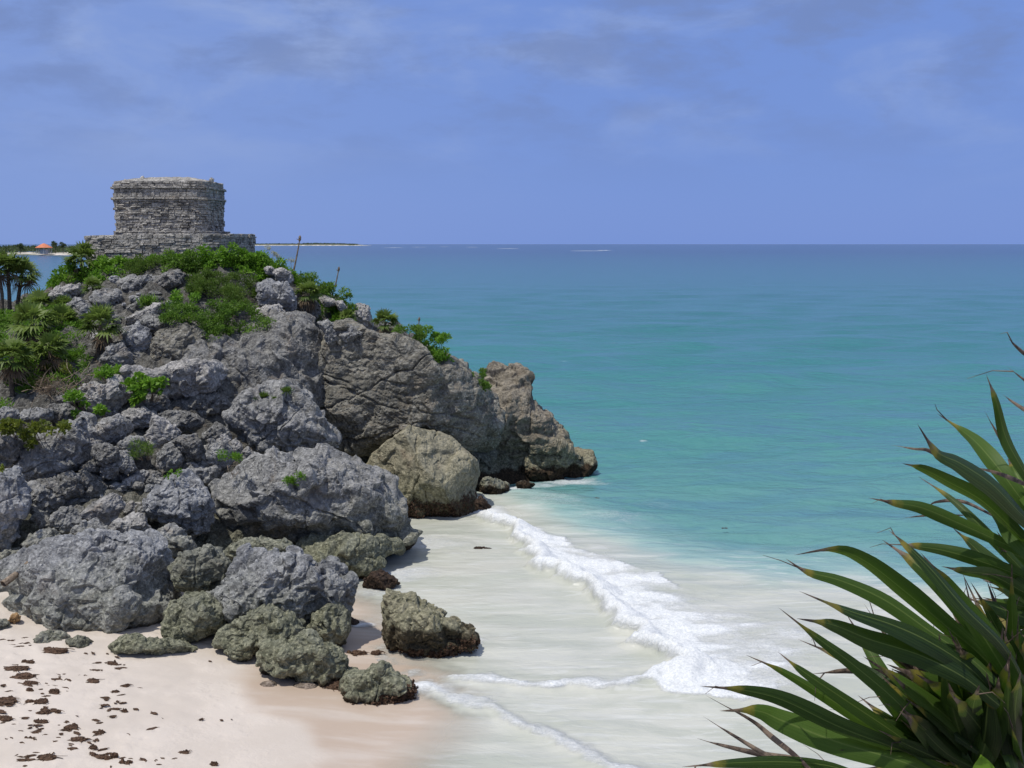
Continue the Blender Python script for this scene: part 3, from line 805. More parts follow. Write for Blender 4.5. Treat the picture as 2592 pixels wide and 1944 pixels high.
BOULDERS = [
    # the great stones along the water
    ('boulder', 4, [(120, 1060), (200, 1000), (300, 930), (350, 870), (460, 800), (580, 770), (700, 780), (850, 790), (1000, 810), (1130, 850), (1230, 890), (1340, 900), (1420, 940), (1480, 1020), (1560, 1100), (1620, 1180), (1670, 1240), (1690, 1330), (1705, 1450), (1690, 1482), (1560, 1470), (1400, 1450), (1200, 1450), (1000, 1460), (800, 1480), (600, 1490), (400, 1490), (250, 1490), (160, 1400), (120, 1300), (150, 1200), (110, 1130)],
     'huge broad grey boulder with one green tuft on its face', dict(mat='grey', Y=40.6, T=2.3, n=8, amp=0.045, karst=0.085, kf=2.0, cuts=6, tilt=-0.1, rug=0.10, cracks=2, lean=0.22)),
    ('boulder', 4, [(1355, 900), (1390, 820), (1480, 750), (1560, 680), (1650, 610), (1700, 580), (1800, 610), (1900, 630), (1990, 660), (2080, 720), (2150, 780), (2210, 850), (2235, 940), (2210, 1040), (2200, 1100), (2190, 1200), (2195, 1290), (2190, 1340), (1900, 1355), (1700, 1320), (1600, 1290), (1560, 1100), (1480, 1020), (1400, 980)],
     'smooth olive boulder with a dark weed skirt at the cave mouth', dict(mat='olive', Y=48.4, T=2.4, n=8, amp=0.025, karst=0.03, cuts=4, tilt=0.05, seed=77, rug=0.06, cracks=3, fine=0.3, fac=0.45, weed=dict(x0=-0.6, zc=0.62, amt=2600))),
    ('boulder', 4, [(280, 480), (330, 400), (390, 310), (450, 290), (530, 270), (640, 225), (710, 260), (790, 300), (870, 340), (920, 420), (970, 500), (1010, 570), (1060, 640), (1095, 720), (1000, 745), (880, 760), (740, 750), (640, 760), (520, 730), (420, 640), (370, 580), (290, 560)],
     'rough grey boulder dotted with small tufts below the cliff', dict(mat='grey', Y=44.6, T=1.9, amp=0.045, karst=0.08, kf=2.6, cuts=5, n=8, rug=0.1, lean=0.2)),
    ('boulder', 5, [(80, 470), (110, 390), (200, 300), (300, 230), (380, 180), (480, 170), (640, 140), (760, 170), (950, 190), (1060, 250), (1080, 350), (1100, 450), (1110, 560), (1090, 700), (1000, 740), (860, 790), (760, 830), (640, 820), (520, 780), (430, 750), (340, 760), (280, 740), (250, 680), (160, 610)],
     'giant broad pitted grey boulder resting on the sand', dict(mat='blue', Y=33.1, T=2.2, n=8, amp=0.04, karst=0.08, kf=2.6, cuts=5, rug=0.12, cracks=1, lean=0.15)),
    ('boulder', 6, [(150, 640), (160, 570), (230, 470), (260, 360), (300, 258), (350, 262), (400, 245), (440, 275), (480, 290), (540, 325), (600, 285), (640, 320), (700, 315), (740, 370), (775, 405), (800, 375), (835, 355), (860, 338), (915, 372), (900, 430), (940, 418), (975, 430), (970, 550), (940, 600), (870, 640), (800, 690), (720, 750), (650, 680), (560, 590), (470, 620), (330, 655), (210, 705)],
     'jagged bluish grey rock full of pits and spikes', dict(mat='blue', Y=32.2, T=1.15, n=8, fine=1.1, amp=0.06, karst=0.19, kf=3.0, cuts=3, seed=5, rug=0.2)),
    ('boulder', 6, [(690, 760), (780, 640), (880, 590), (935, 570), (970, 650), (985, 760), (965, 830), (900, 868), (800, 868), (730, 840)],
     'steep dark greenish rock propping the jagged spiky one', dict(mat='green', Y=31.6, T=0.9, karst=0.05)),
    ('boulder', 6, [(115, 850), (170, 770), (260, 710), (360, 650), (450, 620), (520, 600), (560, 650), (640, 720), (665, 790), (640, 840), (540, 870), (420, 895), (300, 890), (190, 885)],
     'green stained rock on the sand under the jagged spiky one', dict(mat='green', Y=30.6, T=1.0, karst=0.06)),
    ('boulder', 6, [(180, 900), (260, 870), (300, 830), (340, 800), (378, 820), (372, 880), (340, 950), (270, 955), (215, 920)],
     'small pointed green rock lying on dry sand', dict(mat='green', Y=29.9, T=0.45)),
    ('boulder', 6, [(415, 930), (470, 880), (540, 855), (590, 870), (640, 830), (720, 805), (770, 850), (800, 905), (870, 880), (920, 900), (960, 970), (1005, 1040), (960, 1080), (850, 1100), (700, 1095), (620, 1045), (520, 1030), (440, 1010)],
     'long green rock with dark weed along its foot on the sand', dict(mat='green', Y=28.9, T=0.8, karst=0.06, cuts=4, rug=0.12)),
    ('boulder', 6, [(965, 1090), (1000, 1050), (1080, 1040), (1150, 1000), (1210, 985), (1270, 1030), (1320, 1070), (1390, 1090), (1410, 1150), (1428, 1195), (1380, 1225), (1250, 1255), (1100, 1255), (1000, 1240), (930, 1210), (960, 1150)],
     'weed covered rock at the edge of the wet sand', dict(mat='green', Y=28.0, T=0.75, karst=0.05, weed=dict(x0=0.0, zc=0.24, amt=1500))),
    ('boulder', 6, [(1205, 650), (1225, 580), (1250, 520), (1330, 550), (1400, 570), (1480, 590), (1540, 640), (1600, 690), (1700, 715), (1770, 745), (1800, 800), (1780, 860), (1690, 865), (1640, 910), (1510, 920), (1450, 885), (1380, 870), (1260, 840), (1220, 770)],
     'pale wedge shaped rock trailing brown weed out in the surf', dict(mat='olive', Y=31.5, T=0.9, karst=0.05, cuts=4, seed=9, rug=0.12, weed=dict(x0=0.25, zc=0.34, amt=2400))),
    ('boulder', 6, [(170, 300), (200, 220), (280, 190), (400, 185), (520, 195), (600, 200), (640, 260), (620, 330), (500, 400), (420, 420), (250, 400)],
     'green grey rock wedged under the left end of the huge boulder', dict(mat='green', Y=36.4, T=0.8)),
    ('boulder', 6, [(600, 260), (700, 190), (820, 150), (1000, 150), (1200, 155), (1335, 200), (1325, 240), (1230, 262), (1195, 320), (1165, 370), (1160, 430), (1100, 480), (950, 485), (800, 480), (680, 400)],
     'undercut ledge of green rock beneath the huge broad boulder', dict(mat='green', Y=39.1, T=1.6, karst=0.05, amp=0.05)),
    ('boulder', 6, [(950, 700), (1000, 685), (1040, 712), (1058, 800), (990, 800), (950, 790)],
     'low brown weedy rock peeping out behind the dark upright one', dict(mat='weedy', Y=33.8, T=0.5, algae=None)),
    ('boulder', 6, [(1090, 430), (1170, 375), (1240, 400), (1312, 455), (1200, 485), (1080, 490)],
     'low weed coated rock at the foot of the undercut ledge', dict(mat='weedy', Y=37.2, T=0.5)),
    ('boulder', 7, [(970, 1390), (1000, 1320), (1050, 1300), (1150, 1320), (1210, 1350), (1215, 1420), (1100, 1445), (990, 1440)],
     'dark wet rock awash beside the olive boulder', dict(mat='dark', Y=51.3, T=0.8)),
    ('boulder', 7, [(1285, 1350), (1310, 1328), (1350, 1322), (1435, 1345), (1370, 1385), (1300, 1375)],
     'small dark wet rock awash below the tan pinnacle', dict(mat='dark', Y=52.3, T=0.4)),
    ('boulder', 7, [(960, 1480), (1000, 1440), (1075, 1525), (1030, 1545), (960, 1540)],
     'black weedy rock in the foam touching the olive boulder', dict(mat='weedy', Y=47.2, T=0.35)),
    ('boulder', 9, [(722, 500), (760, 490), (800, 496), (833, 500), (830, 514), (780, 518), (735, 510)],
     'flat dark weedy stone alone in the shallow water', dict(mat='weedy', T=0.3, Y=42.3)),
    # the front of the heap on the sand
    ('boulder', 5, [(1110, 360), (1180, 270), (1270, 240), (1360, 222), (1440, 270), (1490, 330), (1545, 370), (1500, 480), (1420, 500), (1370, 540), (1290, 520), (1190, 490)],
     'rounded grey green boulder right of the giant pitted one', dict(mat='green', Y=33.2, T=1.0)),
    ('boulder', 5, [(1090, 660), (1160, 570), (1230, 502), (1290, 510), (1350, 560), (1410, 620), (1455, 680), (1465, 750), (1340, 785), (1210, 820), (1090, 780)],
     'dark mossy boulder on the sand below the rounded grey green one', dict(mat='green', Y=31.3, T=0.9)),
    ('boulder', 5, [(735, 870), (800, 820), (870, 788), (950, 820), (1100, 830), (1200, 850), (1285, 880), (1220, 900), (1000, 910), (780, 908)],
     'low flat green rock half buried in the sand', dict(mat='green', Y=30.15, T=0.7, amp=0.05)),
    ('boulder', 5, [(190, 860), (270, 790), (350, 765), (440, 800), (440, 855), (360, 870), (290, 880)],
     'flat grey rock at the sand edge under the giant boulder', dict(mat='grey', Y=30.5, T=0.5)),
    ('boulder', 5, [(435, 835), (500, 803), (560, 813), (605, 855), (540, 878), (470, 868)],
     'small flat rock on the sand between two bigger flat ones', dict(mat='dark', Y=30.2, T=0.35)),
    ('boulder', 5, [(-60, 690), (30, 695), (62, 735), (40, 755), (-60, 760)],
     'flat pale rock at the sand edge on the photo border', dict(mat='grey', Y=31.0, T=0.4)),
    ('boulder', 5, [(62, 700), (75, 665), (105, 650), (130, 685), (105, 712)],
     'small orange tan stone at the foot of the giant boulder', dict(mat='orange', Y=31.4, T=0.2)),
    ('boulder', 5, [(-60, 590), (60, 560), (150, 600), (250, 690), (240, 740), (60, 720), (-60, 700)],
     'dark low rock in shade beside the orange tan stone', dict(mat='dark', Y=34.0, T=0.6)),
    ('boulder', 5, [(-60, 300), (60, 240), (130, 250), (185, 300), (120, 350), (60, 430), (-60, 460)],
     'grey rock behind the leaning driftwood log', dict(mat='grey', Y=36.0, T=0.6)),
    ('boulder', 3, [(205, 1500), (260, 1440), (340, 1400), (430, 1388), (475, 1450), (390, 1530), (300, 1590), (225, 1620)],
     'pointed grey rock above the leaning driftwood log', dict(mat='grey', Y=36.2, T=0.6)),
    ('boulder', 3, [(1180, 1500), (1210, 1450), (1280, 1390), (1380, 1355), (1440, 1430), (1520, 1490), (1575, 1570), (1500, 1620), (1350, 1640), (1240, 1590)],
     'wedge of grey rock touching the top of the giant boulder', dict(mat='grey', Y=36.0, T=0.9)),
    # the heap
    ('boulder', 3, [(150, 850), (170, 750), (300, 670), (470, 600), (590, 540), (640, 490), (720, 470), (770, 600), (785, 720), (760, 830), (640, 880), (560, 930), (420, 980), (300, 1012), (190, 990)],
     'large tilted grey boulder under the yellow green creeper', dict(mat='grey', Y=40.6, T=1.2, karst=0.06)),
    ('boulder', 3, [(-80, 620), (60, 608), (150, 660), (182, 720), (120, 840), (60, 895), (-80, 900)],
     'grey boulder at the photo border below the creeper', dict(mat='grey', T=0.9)),
    ('boulder', 3, [(-120, 980), (40, 920), (110, 895), (150, 960), (150, 1040), (205, 1180), (190, 1280), (135, 1340), (130, 1440), (60, 1540), (-120, 1640)],
     'tall bluish boulder cut by the photo border', dict(mat='blue', Y=36.6, T=1.2)),
    ('boulder', 3, [(150, 1060), (260, 1020), (380, 1060), (450, 1120), (485, 1180), (440, 1245), (330, 1265), (250, 1230), (200, 1150)],
     'squat rough boulder beside the tall bluish one', dict(mat='grey', T=0.7)),
    ('boulder', 3, [(300, 1010), (430, 985), (560, 942), (630, 950), (685, 1030), (680, 1110), (560, 1140), (480, 1210), (430, 1110), (350, 1050)],
     'slanting ribbed slab below the large tilted boulder', dict(mat='dark', T=0.6, strata=0.03)),
    ('boulder', 3, [(640, 930), (700, 920), (790, 990), (845, 1050), (840, 1115), (780, 1140), (700, 1170), (650, 1110)],
     'smooth dark rounded rock right of the ribbed slab', dict(fine=0.35, mat='dark', T=0.6, karst=0.02)),
    ('boulder', 3, [(410, 1290), (480, 1222), (560, 1212), (620, 1280), (645, 1340), (600, 1390), (520, 1420), (430, 1360)],
     'angular grey rock left of the cracked pale slabs', dict(mat='grey', T=0.5)),
    ('boulder', 3, [(630, 1295), (700, 1220), (800, 1160), (890, 1098), (960, 1150), (972, 1220), (920, 1290), (860, 1375), (820, 1350), (720, 1310)],
     'smooth pale slab split by thin cracks', dict(fine=0.35, mat='pale', T=0.5, karst=0.015, cuts=4)),
    ('boulder', 3, [(830, 1450), (870, 1400), (930, 1320), (1060, 1265), (1130, 1290), (1172, 1360), (1195, 1430), (1160, 1520), (1040, 1510), (920, 1480)],
     'smooth pale rock touching the back of the giant pitted boulder', dict(fine=0.35, mat='pale', T=0.6, karst=0.015)),
    ('boulder', 3, [(560, 1440), (660, 1340), (760, 1320), (850, 1390), (860, 1450), (700, 1500), (580, 1520)],
     'low grey rock between pale slabs and the giant boulder', dict(mat='grey', T=0.5)),
    ('boulder', 3, [(1190, 1180), (1220, 1110), (1310, 1060), (1380, 990), (1450, 930), (1530, 950), (1590, 1000), (1640, 1090), (1690, 1200), (1705, 1340), (1660, 1390), (1580, 1425), (1540, 1465), (1460, 1415), (1340, 1340), (1240, 1300), (1200, 1260)],
     'egg shaped bright grey boulder left of the huge broad one', dict(mat='blue', Y=38.0, T=1.2, karst=0.07)),
    ('boulder', 3, [(1450, 850), (1530, 865), (1640, 900), (1765, 885), (1765, 980), (1730, 1045), (1680, 1085), (1600, 1000), (1530, 940), (1440, 900)],
     'grey slab behind the egg shaped bright boulder', dict(mat='grey', T=0.6)),
    ('boulder', 3, [(965, 1060), (1000, 990), (1060, 960), (1130, 968), (1142, 1030), (1100, 1075)],
     'small smooth grey rock alone amid the rubble', dict(fine=0.35, mat='pale', T=0.35, karst=0.02)),
    ('boulder', 3, [(1155, 700), (1190, 600), (1240, 498), (1300, 510), (1380, 560), (1440, 620), (1420, 665), (1320, 690), (1220, 745)],
     'pale triangular block standing on edge amid the heap', dict(fine=0.35, mat='pale', T=0.6, karst=0.03, cuts=4)),
    ('boulder', 3, [(1260, 490), (1330, 453), (1470, 453), (1560, 480), (1605, 530), (1600, 580), (1530, 625), (1450, 630), (1380, 570)],
     'grey block leaning on the pale triangular one', dict(mat='dark', T=0.6, dY=0.6)),
    ('boulder', 3, [(975, 470), (1040, 428), (1150, 428), (1222, 470), (1245, 520), (1180, 575), (1090, 565), (1010, 535)],
     'pale topped block just below the big leafed plant', dict(mat='pale', T=0.6)),
    ('boulder', 3, [(755, 550), (840, 510), (950, 478), (1010, 520), (1055, 590), (1000, 655), (940, 705), (840, 695), (770, 650)],
     'flat topped grey block right of the large tilted boulder', dict(mat='grey', T=0.7)),
    ('boulder', 3, [(955, 700), (1040, 648), (1140, 658), (1165, 720), (1020, 768), (960, 745)],
     'small grey stone above the feathery green tuft', dict(mat='grey', T=0.4)),
    ('boulder', 3, [(755, 725), (840, 698), (930, 760), (935, 830), (850, 868), (790, 875), (748, 790)],
     'rough dark rock beside the feathery green tuft', dict(mat='dark', T=0.5)),
    ('boulder', 3, [(915, 800), (960, 768), (1030, 778), (1055, 850), (1085, 905), (1020, 940), (930, 890)],
     'light grey rock below the feathery green tuft', dict(mat='grey', T=0.45)),
    ('boulder', 3, [(1265, 790), (1310, 738), (1370, 688), (1430, 748), (1465, 830), (1420, 905), (1350, 925), (1280, 885)],
     'rough upright rock below the pale triangular block', dict(mat='grey', T=0.5, karst=0.07)),
    ('boulder', 3, [(1395, 690), (1460, 648), (1560, 638), (1605, 700), (1625, 790), (1580, 838), (1480, 790)],
     'craggy dark rock left of the yellowish green tuft', dict(mat='dark', T=0.5, karst=0.08)),
    ('boulder', 3, [(1580, 880), (1610, 770), (1680, 698), (1800, 698), (1845, 760), (1845, 880), (1760, 900), (1640, 895)],
     'broad grey rock carrying the yellowish green tuft', dict(mat='grey', T=0.6)),
    ('boulder', 3, [(1725, 680), (1760, 608), (1850, 658), (1812, 712), (1750, 712)],
     'small pale cube shaped stone in the middle of the heap', dict(fine=0.35, mat='pale', T=0.3, karst=0.01, cuts=5)),
    ('boulder', 3, [(1835, 700), (1890, 658), (1930, 720), (1942, 800), (1900, 825), (1850, 762)],
     'small pale wedge next to the pale cube shaped stone', dict(mat='pale', T=0.3, karst=0.01)),
    ('boulder', 3, [(1910, 850), (1935, 775), (1980, 733), (2022, 770), (1990, 835)],
     'pale upright chip of rock in front of the small pale wedge', dict(mat='pale', T=0.3, karst=0.01)),
    ('boulder', 3, [(1610, 650), (1730, 538), (1810, 590), (1840, 665), (1730, 690)],
     'dark rock behind the pale cube shaped stone', dict(mat='dark', T=0.5)),
    ('boulder', 3, [(650, 895), (740, 838), (790, 870), (795, 920), (700, 930)],
     'small dark rock in the nook of the large tilted boulder', dict(mat='dark', T=0.35)),
    ('boulder', 3, [(805, 920), (840, 850), (890, 828), (945, 900), (925, 990), (840, 980)],
     'crumbly grey rock left of the small smooth one', dict(mat='grey', T=0.4, karst=0.08)),
    ('boulder', 3, [(1165, 1040), (1190, 958), (1330, 988), (1345, 1040), (1260, 1068)],
     'flat grey rock behind the egg shaped boulder', dict(mat='grey', T=0.35)),
    ('boulder', 3, [(985, 1240), (1040, 1168), (1090, 1188), (1122, 1240), (1080, 1280), (1010, 1280)],
     'small pale cone of rock above the pale slabs', dict(mat='pale', T=0.3)),
    ('boulder', 3, [(1105, 1230), (1150, 1208), (1205, 1220), (1215, 1295), (1150, 1318), (1105, 1285)],
     'small grey rock at the foot of the egg shaped boulder', dict(mat='grey', T=0.3)),
    ('boulder', 3, [(290, 1290), (350, 1268), (430, 1340), (505, 1405), (430, 1420), (330, 1380)],
     'slim grey rock leaning below the squat rough boulder', dict(mat='dark', T=0.4)),
    ('boulder', 3, [(-80, 470), (40, 412), (130, 440), (135, 520), (-80, 550)],
     'grey rock above the creeper at the photo border', dict(mat='grey', T=0.6)),
    ('boulder', 3, [(130, 505), (220, 438), (330, 428), (425, 440), (400, 515), (300, 528), (180, 535)],
     'long flat grey rock just above the creeper', dict(mat='grey', T=0.6)),
    ('boulder', 3, [(385, 430), (440, 398), (540, 388), (605, 450), (605, 525), (500, 548), (415, 528)],
     'rough grey rock at the right end of the creeper', dict(mat='dark', T=0.6)),
    ('boulder', 3, [(480, 360), (640, 270), (760, 228), (850, 240), (880, 188), (960, 198), (1010, 270), (1065, 350), (945, 400), (935, 485), (760, 510), (690, 430), (640, 345)],
     'bright white broken ledge among the small green plants', dict(mat='pale', Y=44.6, T=0.9, cuts=6, karst=0.05)),
    ('boulder', 3, [(965, 185), (1060, 118), (1200, 130), (1400, 88), (1600, 58), (1770, 56), (1795, 150), (1775, 215), (1640, 285), (1480, 345), (1340, 370), (1100, 330), (1000, 265)],
     'long bright slab with a flat top behind the big leafed plant', dict(mat='pale', Y=46.2, T=1.2, cuts=5, karst=0.03, seed=14)),
    ('boulder', 3, [(1085, 400), (1180, 320), (1290, 312), (1345, 370), (1355, 450), (1240, 490), (1120, 450)],
     'grey rock under the long bright slab', dict(mat='dark', T=0.8)),
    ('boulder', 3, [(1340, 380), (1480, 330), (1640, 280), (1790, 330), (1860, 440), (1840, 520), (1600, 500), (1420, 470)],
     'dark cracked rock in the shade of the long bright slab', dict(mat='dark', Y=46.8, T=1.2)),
    # upper slope
    ('boulder', 1, [(735, 1120), (790, 1060), (860, 1048), (940, 1070), (972, 1150), (950, 1230), (890, 1272), (800, 1245), (738, 1175)],
     'round grey boulder perched alone below the temple', dict(mat='grey', Y=52.5, T=0.8)),
    ('boulder', 1, [(955, 1000), (1050, 948), (1200, 938), (1275, 960), (1260, 1050), (1150, 1110), (1010, 1110)],
     'grey rock under the green cover of the crest', dict(mat='grey', Y=54.2, T=0.8)),
    ('boulder', 1, [(1190, 1045), (1310, 938), (1420, 912), (1535, 950), (1495, 1015), (1380, 1050), (1290, 1075)],
     'lumpy grey rock beside the large feathery shrub', dict(mat='dark', Y=54.0, T=0.9)),
    ('boulder', 1, [(995, 1420), (1020, 1370), (1110, 1318), (1180, 1380), (1235, 1470), (1215, 1545), (1130, 1585), (1040, 1565), (998, 1500)],
     'smooth blocky boulder at the foot of the leaning slab', dict(fine=0.35, mat='blue', Y=48.6, T=0.8, karst=0.015, cuts=4)),
    ('boulder', 1, [(1005, 1345), (1020, 1290), (1130, 1230), (1250, 1170), (1385, 1135), (1355, 1225), (1200, 1280), (1100, 1350)],
     'narrow leaning slab left of the large feathery shrub', dict(fine=0.35, mat='pale', Y=50.2, T=0.5, karst=0.02)),
    ('boulder', 1, [(1125, 1290), (1200, 1238), (1290, 1280), (1305, 1340), (1260, 1425), (1180, 1395)],
     'dark squarish block between leaning slab and smooth boulder', dict(mat='grey', Y=49.6, T=0.6, karst=0.02)),
    ('boulder', 1, [(395, 1095), (470, 1038), (640, 1008), (655, 1090), (500, 1170), (425, 1185)],
     'flat pale ledge left of the round perched boulder', dict(mat='pale', Y=54.0, T=0.7)),
    ('boulder', 1, [(820, 1600), (900, 1508), (980, 1488), (1035, 1570), (1030, 1680), (840, 1680)],
     'grey rock right of the lone slope palm trunk', dict(mat='grey', Y=47.0, T=0.6)),
    ('boulder', 1, [(800, 1540), (830, 1440), (870, 1430), (890, 1500), (850, 1570)],
     'small light rock behind the lone slope palm trunk', dict(mat='grey', Y=48.4, T=0.35)),
    ('boulder', 1, [(550, 1185), (640, 1118), (745, 1200), (765, 1300), (650, 1350), (585, 1295)],
     'grey rock between the palms and the round perched boulder', dict(mat='grey', Y=51.5, T=0.7)),
    ('boulder', 1, [(1215, 1640), (1240, 1500), (1300, 1390), (1430, 1330), (1600, 1360), (1680, 1450), (1620, 1640), (1420, 1690)],
     'brown crumbling rock under the large feathery shrub', dict(mat='cliff', Y=48.8, T=1.0, karst=0.10)),
    ('boulder', 1, [(1120, 1150), (1200, 1110), (1290, 1120), (1290, 1180), (1180, 1230), (1050, 1260), (1020, 1200)],
     'grey rock with a small grass tuft above the leaning slab', dict(mat='dark', Y=51.8, T=0.6)),
    # seaward shoulder
    ('boulder', 2, [(335, 440), (430, 412), (485, 440), (490, 560), (505, 610), (400, 650), (325, 570), (330, 480)],
     'bluish split block right of the large feathery shrub', dict(fine=0.35, mat='blue', Y=53.8, T=0.8, karst=0.02, cuts=4)),
    ('boulder', 2, [(475, 440), (560, 428), (615, 520), (635, 640), (565, 695), (485, 610)],
     'bluish standing block leaning on its split twin', dict(fine=0.35, mat='blue', Y=53.7, T=0.7, karst=0.02, cuts=4)),
    ('boulder', 2, [(455, 330), (520, 318), (582, 350), (605, 415), (560, 438), (475, 405)],
     'pale block on the crest above the split blocks', dict(mat='pale', Y=55.2, T=0.6, karst=0.02)),
    ('boulder', 2, [(380, 310), (430, 300), (460, 330), (440, 370), (390, 350)],
     'small pale stone in the crest greenery', dict(mat='pale', Y=55.6, T=0.3)),
    ('boulder', 2, [(300, 650), (380, 620), (500, 610), (555, 700), (400, 730), (310, 710)],
     'flat pinkish ledge below the split blocks', dict(mat='pale', Y=52.6, T=0.7, karst=0.03)),
    ('boulder', 2, [(815, 550), (860, 528), (920, 558), (965, 600), (860, 625)],
     'white rock on the seaward ridge among leaves', dict(mat='pale', Y=55.5, T=0.4, karst=0.02)),
    ('boulder', 2, [(935, 580), (1000, 575), (1035, 630), (990, 660)],
     'small white rock next to the white ridge rock', dict(mat='pale', Y=55.3, T=0.3, karst=0.02)),
    ('boulder', 2, [(1095, 620), (1120, 598), (1205, 618), (1235, 740), (1240, 820), (1150, 800), (1090, 720)],
     'upright pale rock ending the green ridge', dict(mat='pale', Y=56.0, T=0.7, karst=0.05)),
    ('boulder', 2, [(805, 750), (880, 730), (960, 778), (972, 870), (940, 960), (895, 940), (865, 840)],
     'wedge of grey rock jammed in the dark cleft', dict(mat='grey', Y=50.4, T=0.5)),
    ('boulder', 2, [(970, 925), (980, 800), (1060, 760), (1150, 800), (1225, 855), (1150, 900), (1050, 915)],
     'rounded grey capstone on top of the banded cliff', dict(mat='grey', Y=50.8, T=0.9, karst=0.03)),
    ('boulder', 2, [(630, 680), (690, 560), (720, 540), (800, 580), (820, 680), (760, 730)],
     'dark rock behind the shaggy dead leaf skirt', dict(mat='dark', Y=54.8, T=0.6)),
]


def weed_on(parent, v, f, x0, zc, amt, seed):
    """a ragged coat of brown seaweed fronds on the low, seaward side of a stone"""
    rng = np.random.default_rng(seed)
    nrm = vnormals(v, f)
    zr = v[:, 2]; xr = (v[:, 0] - v[:, 0].mean()) / (v[:, 0].max() - v[:, 0].min())
    lim = zc * (0.6 + 0.9 * sstep(x0 - 0.2, x0 + 0.25, xr)) + fbm(v * 2.2, 3, 5) * 0.35
    ok = np.where((zr < lim) & (zr > -0.25) & (nrm[:, 1] < 0.45))[0]
    pick = rng.choice(ok, min(amt, len(ok)), replace=False)
    p, n = v[pick], nrm[pick]
    t = np.cross(n, rng.normal(size=n.shape)); t /= np.linalg.norm(t, axis=1)[:, None]
    d = t * 0.75 + n * 0.5 + np.array([0, 0, -0.35]); d /= np.linalg.norm(d, axis=1)[:, None]
    s = np.cross(d, n); s /= np.linalg.norm(s, axis=1)[:, None] + 1e-6
    L = rng.uniform(0.05, 0.13, (len(p), 1)); W = L * 0.42
    a = p - n * 0.01; q = np.stack([a, a + d * L * 0.5 + s * W + n * 0.02, a + d * L, a + d * L * 0.5 - s * W + n * 0.02], 1).reshape(-1, 3)
    return part('seaweed', q, np.arange(len(q)).reshape(-1, 4), M['weed'], parent)


def boulders():
    M['weedy'] = plain_mat('weedy_stone', (0.012, 0.008, 0.006), (0.07, 0.045, 0.03), 9, 0.75, 0.8, 0.08)
    M['orange'] = plain_mat('orange_stone', (0.22, 0.13, 0.06), (0.40, 0.27, 0.14), 5, 0.9, 0.5, 0.04)
    for name, zid, poly, label, kw in BOULDERS:
        kw = dict(kw); kw.pop('algae', None)
        weed = kw.pop('weed', None)
        ob, v, f = rock(name, zid, poly, label, **kw)
        if weed: weed_on(ob, v, f, seed=len(ROCKS), **weed)


def rubble():
    """loose fist to head sized stones filling the gaps of the heap"""
    rng = np.random.default_rng(21)
    protos = []
    for k in range(6):
        poly = px(3, [(math.cos(t) * 60 * rng.uniform(0.7, 1.2) + 900, math.sin(t) * 45 * rng.uniform(0.7, 1.2) + 900) for t in np.linspace(0, 6.1, 11)])
        v, f, C = rock_shape(poly, 40, 0.22, n=4, seed=300 + k, cuts=5, amp=0.05, karst=0.0)
        v = v - v.mean(0)
        me = mesh_np('small_stone', v, f, M[['grey', 'dark', 'pale', 'grey', 'blue', 'dark'][k]])
        protos.append(me)
    region = px(3, [(0, 1380), (120, 1000), (620, 460), (960, 480), (1240, 430), (1600, 460), (1880, 640), (2050, 780), (1750, 1000), (1500, 1080), (1250, 1450), (900, 1500), (300, 1500)])
    upper = px(1, [(420, 1120), (760, 1020), (1300, 1080), (1300, 1420), (1000, 1700), (720, 1640), (600, 1350)])
    cnt = 0
    used = set()
    for reg, num in ((region, 95), (upper, 35)):
        tries = 0
        lo, hi = reg.min(0), reg.max(0); k = 0
        while k < num and tries < 4000:
            tries += 1
            u = rng.uniform(lo, hi)
            if poly_sd(u[None], reg)[0] < 0: continue
            Y = float(depth_at(u[0], u[1])[0]) + rng.uniform(-0.5, 0.2)
            p = at(u[0], u[1], Y); z = float(hill_z(p[0], p[1]))
            j = int(rng.integers(6))
            src = protos[j]
            o = src if j not in used else src.copy()
            if j in used: COL.objects.link(o)
            used.add(j)
            o.location = (p[0], p[1], z + 0.10)
            s = float(rng.uniform(0.35, 1.15)); o.scale = (s, s, s * float(rng.uniform(0.7, 1.0)))
            o.rotation_euler = (float(rng.uniform(-0.6, 0.6)), float(rng.uniform(-0.6, 0.6)), float(rng.uniform(0, 6.28)))
            tag(o, 'small loose grey stone filling a gap between the boulders', 'stone', 'small loose stones of the rockfall')
            k += 1


cliffs(); boulders(); rubble()
# ------------------------------------------------------------------ temple
M['temple'] = rock_mat('temple_stone', (0.14, 0.133, 0.12), (0.43, 0.41, 0.365), (0.72, 0.68, 0.61), tan=(0.54, 0.47, 0.37), tan_amt=0.5, algae=0)
M['mortar'] = rock_mat('temple_mortar', (0.10, 0.094, 0.083), (0.26, 0.245, 0.215), (0.45, 0.42, 0.37), tan_amt=0.3, algae=0)


def sup_path(a, b, e, n=900):
    t = np.linspace(0, 2 * np.pi, n, endpoint=False)
    x = a * np.sign(np.cos(t)) * np.abs(np.cos(t)) ** (2 / e); y = b * np.sign(np.sin(t)) * np.abs(np.sin(t)) ** (2 / e)
    p = np.stack([x, y], -1); q = np.concatenate([p, p[:1]])
    L = np.concatenate([[0], np.cumsum(np.linalg.norm(np.diff(q, axis=0), axis=1))])
    return q, L


